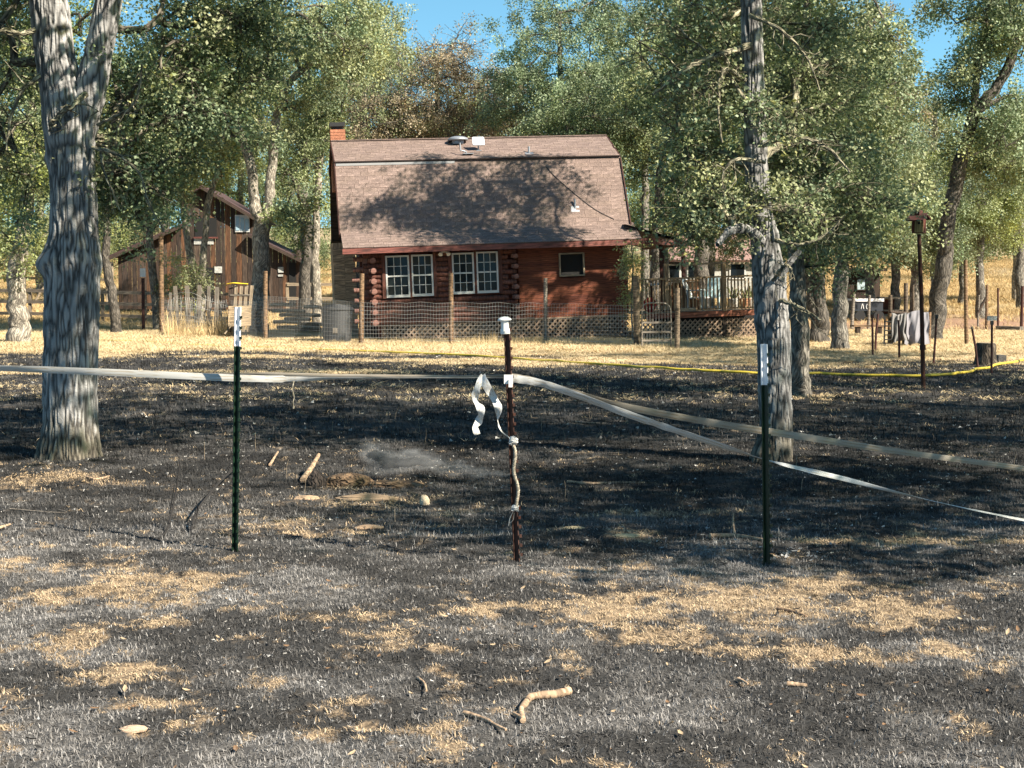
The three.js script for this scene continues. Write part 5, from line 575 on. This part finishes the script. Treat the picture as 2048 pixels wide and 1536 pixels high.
const mid = tpost('rusty brown studded steel post wrapped with rope under a white cap', 1010, 640, 1035, 1135, 8.5, 0.027, M.rust, M.paleWood, 30, 26);
{ const q = (px, py) => at(px, py, 8.47).sub(mid.position), c = q(1010, 652); part('cap_insulator', new MB().add(new THREE.LatheGeometry([[0.001, 0.066], [0.02, 0.064], [0.036, 0.054], [0.04, 0.046], [0.036, 0.042], [0.022, 0.04], [0.022, 0.0], [0.026, -0.005], [0.027, -0.03], [0.022, -0.034], [0.001, -0.034]].map((v) => new THREE.Vector2(...v)), 24).rotateZ(0.05), new THREE.Matrix4().makeTranslation(c.x, c.y - 0.012, c.z)).box(c.x - 0.002, c.y - 0.01, c.z + 0.024, 0.012, 0.04, 0.016).geo(), M.plastic, mid); const e = q(1017, 758); part('clip_insulator', new MB().box(e.x, e.y, e.z + 0.03, 0.05, 0.05, 0.03).box(e.x + 0.012, e.y - 0.02, e.z + 0.05, 0.022, 0.045, 0.02).geo(), M.plastic, mid); }
function ribbon(pts, width, twist, n = 80, ref = V(0, 1, 0)) { // a woven band with a thin body; twist(t) turns it about its run
  const c = new THREE.CatmullRomCurve3(pts), b = new MB(), width2 = pts[0].x * 13.7;
  for (let k = 0; k <= n; k++) { const t = k / n, p = c.getPoint(t).add(V(0, (noise(t * 9, width2) - 0.5) * 0.014 * Math.sin(Math.PI * t), 0)), d = c.getTangent(t), side = d.clone().cross(ref).normalize(), up = side.clone().cross(d).normalize(), a = twist(t) + (noise(t * n * 0.3, width2) - 0.5) * 0.4, w = (typeof width === 'function' ? width(t) : width) / 2, e = up.clone().multiplyScalar(Math.cos(a)).addScaledVector(side, Math.sin(a)), nn = d.clone().cross(e).normalize(); for (const [s, o] of [[-1, 0.0008], [-0.33, 0.003], [0.33, 0.003], [1, 0.0008], [1, -0.0008], [0.33, -0.0018], [-0.33, -0.0018], [-1, -0.0008]]) { const q = p.clone().addScaledVector(e, s * w).addScaledVector(nn, o); b.v(q.x, q.y, q.z, nn.x, nn.y, nn.z, t * 8, s); } }
  for (let k = 0; k < n; k++) for (let s = 0; s < 8; s++) { const a = k * 8 + s, a2 = k * 8 + (s + 1) % 8; b.i.push(a, a2, a2 + 8, a, a2 + 8, a + 8); } return b.smooth();
}
const tapeT = texture(256, (x, y) => { const l = 0.78 + 0.16 * Math.sin(y * 6.283 * 9) + 0.15 * (tn(x, y, 12, 30, 3) - 0.5), s = tn(x, y, 5, 3, 3), k = sst(s, 0.52, 0.7); return [l - 0.1 * k, l - 0.14 * k, l - 0.2 * k]; });
const tapeM = mat(lin(0.78, 0.76, 0.70), { map: tapeT, roughness: 0.75 }), tapeOld = mat(lin(0.55, 0.48, 0.38), { map: tapeT, roughness: 0.85 }), tapeNew = mat(lin(0.85, 0.86, 0.84), { map: tapeT, roughness: 0.6 }), A = (x, y, d) => at(x, y, d);
solo('fence_tape', ribbon([A(-160, 731, 9.5), A(0, 736, 9.4), A(193, 743, 9.2), A(475, 756, 8.98), A(600, 759, 8.9), A(700, 757, 8.8), A(1016, 755, 8.52)], (t) => t > 0.62 ? 0.03 - 0.014 * sst(t, 0.62, 0.85) : 0.042, (t) => 0.35 * Math.sin(t * 9) + (t > 0.6 ? (t - 0.6) * 3 : 0), 120), tapeM, 'pale lower fence tape from the left edge past the green post to the rusty post', 'fence tape');
solo('fence_tape', ribbon([A(-160, 735, 9.62), A(60, 740, 9.5), A(193, 745, 9.35), A(475, 749, 9.1), A(700, 753, 8.9), A(900, 754, 8.7), A(1016, 751, 8.515)], (t) => 0.028 - 0.008 * sst(t, 0.3, 0.7), (t) => 0.5 + 0.6 * Math.sin(t * 7), 120), tapeOld, 'stained brownish fence tape running just above the pale one at left', 'fence tape');
solo('fence_tape', ribbon([A(1016, 752, 8.5), A(1060, 760, 8.52), A(1120, 776, 8.6), A(1200, 800, 8.75), A(1350, 831, 8.9), A(1525, 862, 9.0), A(1750, 896, 9.2), A(2048, 937, 9.5), A(2250, 965, 9.7)], (t) => 0.045 - 0.012 * sst(t, 0.55, 0.9), (t) => 0.4 + 0.35 * Math.sin(t * 6), 120), tapeOld, 'stained upper fence tape running right from the rusty post past the trunk', 'fence tape');
solo('fence_tape', ribbon([A(1016, 755, 8.49), A(1080, 766, 8.5), A(1150, 788, 8.52), A(1250, 826, 8.55), A(1360, 862, 8.58), A(1525, 917, 8.6), A(1700, 962, 8.6), A(1870, 1003, 8.6), A(2048, 1040, 8.6), A(2200, 1068, 8.6)], (t) => 0.046 - 0.026 * sst(t, 0.5, 0.75), (t) => 0.2 + 0.25 * Math.sin(t * 8) + sst(t, 0.45, 0.8) * 2.6 + t * t * 3, 160), tapeNew, 'bright white lower fence tape dropping right from the rusty post', 'fence tape');
{ const cr = (f, w0) => (t) => w0 * (0.85 + 0.15 * Math.sin(t * f));
  solo('tape_tail', ribbon([A(968, 752, 8.5), A(955, 775, 8.47), A(951, 800, 8.5), A(962, 822, 8.46), A(958, 842, 8.5), A(950, 855, 8.48), A(955, 869, 8.5)], cr(30, 0.048), (t) => 1.57 + 0.65 * Math.sin(t * 13), 60, V(0.25, 0, 1)), tapeNew, 'crumpled loose white tape end hanging left of the rusty post', 'tape');
  solo('tape_tail', ribbon([A(964, 752, 8.5), A(972, 770, 8.46), A(986, 792, 8.5), A(996, 815, 8.47), A(995, 840, 8.5), A(1002, 862, 8.48), A(1016, 874, 8.45), A(1024, 880, 8.43)], (t) => 0.046 - 0.028 * sst(t, 0.4, 0.75), (t) => 1.57 + 0.8 * Math.sin(t * 11 + 1) + t * t * 3, 70, V(0.25, 0, 1)), tapeNew, 'twisted white tape strand hanging to the knot on the rusty post', 'tape');
  const kn = (px, py, s, seed) => { const b = new MB(), R = rng(seed), c = at(px, py, 8.43); for (let k = 0; k < 5; k++) { const pts = []; for (let i = 0; i < 6; i++) { const a = i / 5 * 5.5 + k * 1.2; pts.push(V(c.x + Math.cos(a) * s * rr(0.5, 1.2, R), c.y + Math.sin(a * 1.3 + k) * s * rr(0.5, 1, R), c.z + Math.sin(a) * s * 0.8)); } b.add(ribbon(pts, s * 0.8, (t) => t * 4 + k, 24)); } return b.geo(); };
  solo('tape_knot', kn(1026, 882, 0.022, 4), tapeNew, 'white bunched tape knot at the middle of the rusty post', 'knot'); solo('tape_knot', new MB().add(kn(1030, 1016, 0.017, 6)).tube(curve([at(1026, 1024, 8.42), at(1020, 1036, 8.42), at(1017, 1052, 8.43)], 8), 0.0016, 4).tube(curve([at(1028, 1026, 8.42), at(1026, 1040, 8.42), at(1020, 1046, 8.43)], 8), 0.0014, 4).geo(), tapeNew, 'frayed white tape knot low on the rusty post', 'knot');
  const rope = new MB(); for (const ph of [0, 2.1, 4.2]) { const pts = []; for (let k = 0; k <= 60; k++) { const t = k / 60, p = at(lerp(1026, 1036, t) + 3 * Math.sin(t * 11), lerp(888, 1014, t), 8.43), a = t * 60 + ph; pts.push(p.add(V(Math.cos(a) * 0.006, 0, Math.sin(a) * 0.006))); } rope.tube(pts, 0.0052, 5); } solo('rope', rope.geo(), wood(0.4, 0.35, 0.27), 'twisted grey rope running down the rusty post between the knots', 'rope');
  solo('hanging_string', new MB().tube(curve([at(588, 762, 8.88), at(585, 778, 8.86), at(588, 795, 8.88), at(586, 806, 8.87), at(587, 815, 8.88)], 24), 0.003, 5).tube([at(587, 812, 8.88), at(587, 817, 8.88)], 0.006, 6).geo(), wood(0.3, 0.27, 0.2), 'short string dangling from the tape right of the left green post', 'string');
}
// ---------------------------------------------------------------- sticks, bark and clods on the char
function stick(label, pts, w, m = M.stick, name = 'fallen_stick', lift = 0.012, forks = []) {
  const mk = (q) => q.map(([x, y, h = 0]) => { const [X, Z] = gnd(x, y); const d = Math.hypot(X, Z); void d; return V(X, gy(X, Z) + lift + h, Z); }), c = curve(mk(pts), 18), b = new MB(); b.tube(c, c.map((q, k) => w * (1 - 0.45 * k / 18) * (0.88 + 0.3 * noise(k * 0.9, w * 999))), 8);
  for (const f of forks) { const e = curve(mk(f), 8); b.tube(e, e.map((q, k) => w * 0.6 * (1 - 0.5 * k / 8)), 6); }
  return solo(name, b.geo(), m, label, 'stick');
}
stick('crooked pale stick with a fork lying in the foreground, largest on the char', [[1138, 1392], [1110, 1399], [1078, 1401], [1062, 1404], [1050, 1418], [1042, 1428], [1046, 1452]], 0.017, M.stick, 'fallen_stick', 0.02, [[[1046, 1450], [1036, 1442], [1026, 1436]]]);
stick('thin pale stick in two bends left of the large crooked stick', [[928, 1432], [950, 1438], [975, 1447], [990, 1456], [1012, 1466]], 0.009);
stick('short curved pale twig near the lower centre of the char', [[836, 1362], [848, 1372], [853, 1388]], 0.007);
stick('forked pale branch lying just left of the right green post', [[1420, 1078], [1448, 1077], [1480, 1078], [1510, 1083], [1535, 1088]], 0.016, M.stick, 'fallen_stick', 0.02, [[[1470, 1078], [1466, 1068, 0.06], [1467, 1062, 0.1]]]);
stick('short twig sticking up from the char left of the middle', [[540, 935], [556, 915, 0.02]], 0.014, M.stick, 'fallen_stick', 0.03);
stick('stubby pale branch end propped on the debris', [[606, 965], [622, 956, 0.06], [638, 947, 0.14]], 0.026, M.stick, 'fallen_stick', 0.03);
stick('pale stick pair lying beyond the rusty post at right', [[1135, 962], [1180, 966], [1230, 965], [1290, 966]], 0.014);
stick('small pale stick in the right half of the foreground', [[1574, 1374], [1600, 1376], [1614, 1377]], 0.012);
stick('short bent twig left of the small pale stick', [[1476, 1364], [1486, 1368], [1496, 1374]], 0.008);
stick('brown stick across the straw patch at right', [[1555, 1222], [1585, 1228], [1612, 1237]], 0.010, wood(0.2, 0.13, 0.08));
stick('pale curved twig left of the debris near the massive trunk', [[172, 958], [190, 962], [205, 960], [218, 956]], 0.013);
stick('thin white twig at the left edge of the char', [[-5, 1060], [12, 1055], [24, 1051]], 0.010);
stick('black burnt twig standing bent in front of the left green post', [[318, 1078], [335, 1062, 0.02], [350, 1052, 0.18], [362, 1050, 0.42]], 0.008, M.charstick, 'burnt_twig', 0.0, [[[340, 1058, 0.1], [346, 1060, 0.22], [350, 1062, 0.3]]]);
stick('long black burnt twig slanting behind the left green post', [[380, 1072], [392, 1050, 0.08], [430, 1020, 0.16], [470, 985, 0.2], [505, 945, 0.18]], 0.009, M.charstick, 'burnt_twig', 0.0, [[[388, 1058], [396, 1052, 0.1], [392, 1062, 0.2]]]);
stick('long thin grey stick lying beyond the tape at the left', [[20, 1022], [70, 1026], [130, 1030]], 0.006, M.greyWood);
stick('pale straight stick lying in the shade right of the rusty post low tape', [[1150, 848], [1180, 850], [1215, 851]], 0.010, M.greyWood);
{ // bark slabs and clods in the debris
  const clod = (px, py, sx, sy, sz, m, name, label, cat, seed) => { const [X, Z] = gnd(px, py), g = new THREE.IcosahedronGeometry(1, 4), P = g.attributes.position; for (let k = 0; k < P.count; k++) { const v = V(P.getX(k), P.getY(k), P.getZ(k)), r = 0.7 + 0.6 * fbm(v.x * 1.6 + seed, v.y * 1.6, 4, v.z * 1.6 + 5); P.setXYZ(k, v.x * r * sx, Math.max(v.y * r * sy, -sy * 0.4), v.z * r * sz); } g.computeVertexNormals(); g.translate(X, gy(X, Z) + sy * 0.35, Z); solo(name, g, m, label, cat); };
  const bk = bark(0.20, 0.135, 0.085);
  clod(700, 968, 0.2, 0.075, 0.09, bk, 'rotten_log', 'brown rotten log piece at the top of the debris in the middle', 'log', 1); clod(795, 972, 0.24, 0.045, 0.08, bk, 'rotten_log', 'flat dark brown log piece right of the rotten log', 'log', 2); clod(735, 1000, 0.24, 0.04, 0.06, M.stick, 'bark_slab', 'pale bark slab lying below the rotten log', 'bark', 3); clod(612, 1000, 0.1, 0.03, 0.05, M.stick, 'bark_slab', 'short pale bark piece left in the debris', 'bark', 4); clod(632, 970, 0.08, 0.09, 0.07, bark(0.05, 0.04, 0.035), 'burnt_stump', 'small black burnt stump with the propped branch end', 'stump', 5); clod(849, 1008, 0.035, 0.055, 0.035, grit(0.55, 0.45, 0.31), 'pale_clod', 'upright pale clod standing right of the debris', 'clod', 6); clod(268, 1462, 0.05, 0.015, 0.03, grit(0.5, 0.36, 0.25), 'pale_clod', 'flat tan clod in the lower left of the char', 'clod', 7); clod(740, 1058, 0.1, 0.02, 0.02, M.stick, 'bark_slab', 'long pale splinter below the debris', 'bark', 8); clod(1255, 1074, 0.09, 0.015, 0.05, grit(0.5, 0.4, 0.24), 'pale_clod', 'flat pale straw clod right of the rusty post foot', 'clod', 9); clod(1145, 1059, 0.08, 0.015, 0.05, grit(0.5, 0.4, 0.24), 'pale_clod', 'pale straw clod between rusty post and flat clod', 'clod', 10);
  const leafLitter = (() => { const g = new THREE.PlaneGeometry(0.022, 0.013, 4, 2), P = g.attributes.position; for (let k = 0; k < P.count; k++) { const x = P.getX(k), y = P.getY(k), e = 1 - Math.abs(x) / 0.0125; P.setXYZ(k, x, 90 * x * x * 0.25 + Math.abs(y) * 0.5, y * (0.35 + e)); } g.computeVertexNormals(); return g; })(), R = rng(33), L = [], q = new THREE.Matrix4(); for (let k = 0; k < 640; k++) { const c = k < 90 ? [1580, 1112, 70, 18] : k < 220 ? [90, 958, 110, 18] : [rr(0, 2048, R), rr(1000, 1560, R), 1, 1], [X, Z] = gnd(c[0] + gauss(R) * c[2], c[1] + gauss(R) * c[3]), s = rr(0.4, 1.15, R); L.push([new THREE.Matrix4().makeRotationFromEuler(new THREE.Euler((R() - 0.5) * 0.8, R() * 6.28, (R() - 0.5) * 0.8)).scale(V(s * rr(0.6, 1.8, R), s, s)).setPosition(X, gy(X, Z) + micro(X, Z) + 0.014, Z), k < 90 ? lin(0.25, 0.25, 0.25) : k < 220 ? lin(0.3, 0.22, 0.13) : R() < 0.45 ? lin(0.012, 0.012, 0.012) : R() < 0.6 ? lin(0.16, 0.095, 0.05) : lin(0.36, 0.27, 0.17)]); } void q;
  instanced('debris_flakes', leafLitter, mat(lin(1, 1, 1), { side: THREE.DoubleSide }), L, 'ash lumps, charred crumbs and dead leaves scattered over the burnt ground', 'debris', 'stuff');
  // grass stems left standing on the char
  const st = new MB(); for (let k = 0; k < 70; k++) { const d = rr(9, 24, R), x = rr(-0.3, 0.34, R) * d, h = rr(0.05, 0.2, R), y = gy(x, -d); st.tube([V(x, y, -d), V(x + gauss(R) * 0.02, y + h * 0.6, -d), V(x + gauss(R) * 0.06, y + h, -d)], [0.003, 0.0025, 0.0015], 3, false); } solo('grass_stems', st.geo(), M.paleWood, 'single pale grass stems left standing on the char', 'grass stems', null, 'stuff');
}
{ // thin smoke drifting off the char
  const R = rng(44), b = new MB(); for (let k = 0; k < 420; k++) { const t = Math.pow(R(), 0.7), px = lerp(1052, 735, t), py = lerp(957, 900, t) + (noise(t * 7, 3) - 0.5) * 40 * t + gauss(R) * (3 + 22 * t), d = gdist(955) - 0.2 + gauss(R) * 0.2, r = lerp(0.012, 0.05, t) * rr(0.4, 1.3, R), p = at(px, py, d); b.add(new THREE.SphereGeometry(1, 12, 8), new THREE.Matrix4().makeRotationZ(gauss(R)).premultiply(new THREE.Matrix4().makeScale(r * 1.8, r * 0.75, r)).setPosition(p)); }
  solo('smoke', b.geo(), mat(lin(0.85, 0.88, 0.9), { transparent: true, opacity: 0.0075, roughness: 1, depthWrite: false }), 'thin bluish smoke drifting left from the char behind the rusty post', 'smoke', null, 'stuff');
}
tree({ name: 'sapling', label: 'leafy sapling between the right cabin corner and the deck gate post', d: 39.6, seed: 88, tone: ['lime', 'olive'], clear: 0.3, rc: 0.22, sprays: 8, spray: 'mid', tip: 0.006, stems: [[[1266, 690, 4], [1263, 600, 3.4], [1266, 530, 3], [1262, 480, 2]]], blobs: [[1264, 525, 14, 42, 0, 0.25, 14], [1262, 600, 9, 40, 0, 0.15, 5]] });
// far wood on the hill, read as one mass
{ const R = rng(77), L = [], E = new THREE.Euler(), Q = new THREE.Quaternion(), t2 = ['olive', 'dark', 'blue', 'pale', 'olive'].map((t) => tones[t]); for (let c = 0; c < 420; c++) { const d = rr(86, 150, R), x = rr(-0.40, 0.40, R) * d, g0 = gy(x, -d), hh = 2 + 8 * Math.pow(R(), 0.8), t = t2[Math.floor(R() * 5)], v0 = rr(0.7, 1.3, R); if (x / d > 0.2 && hh < 5.5) continue; for (let k = 0; k < 42; k++) { const s = rr(1.2, 2.3, R), v = v0 * rr(0.75, 1.25, R); Q.setFromEuler(E.set((R() - 0.5) * 1.4, R() * 6.28, (R() - 0.5) * 1.4)); L.push([new THREE.Matrix4().compose(V(x + gauss(R) * 2.2, g0 + Math.max(0.3, hh + gauss(R) * 1.8), -d + gauss(R) * 2), Q, V(s, s, s)), lin(t[0] * v, t[1] * v, t[2] * v)]); } }
  instanced('distant_woodland', sprays.far, leafM, L, 'distant oak wood on the hill behind everything', 'woodland', 'stuff'); }
renderer.render(scene, camera);
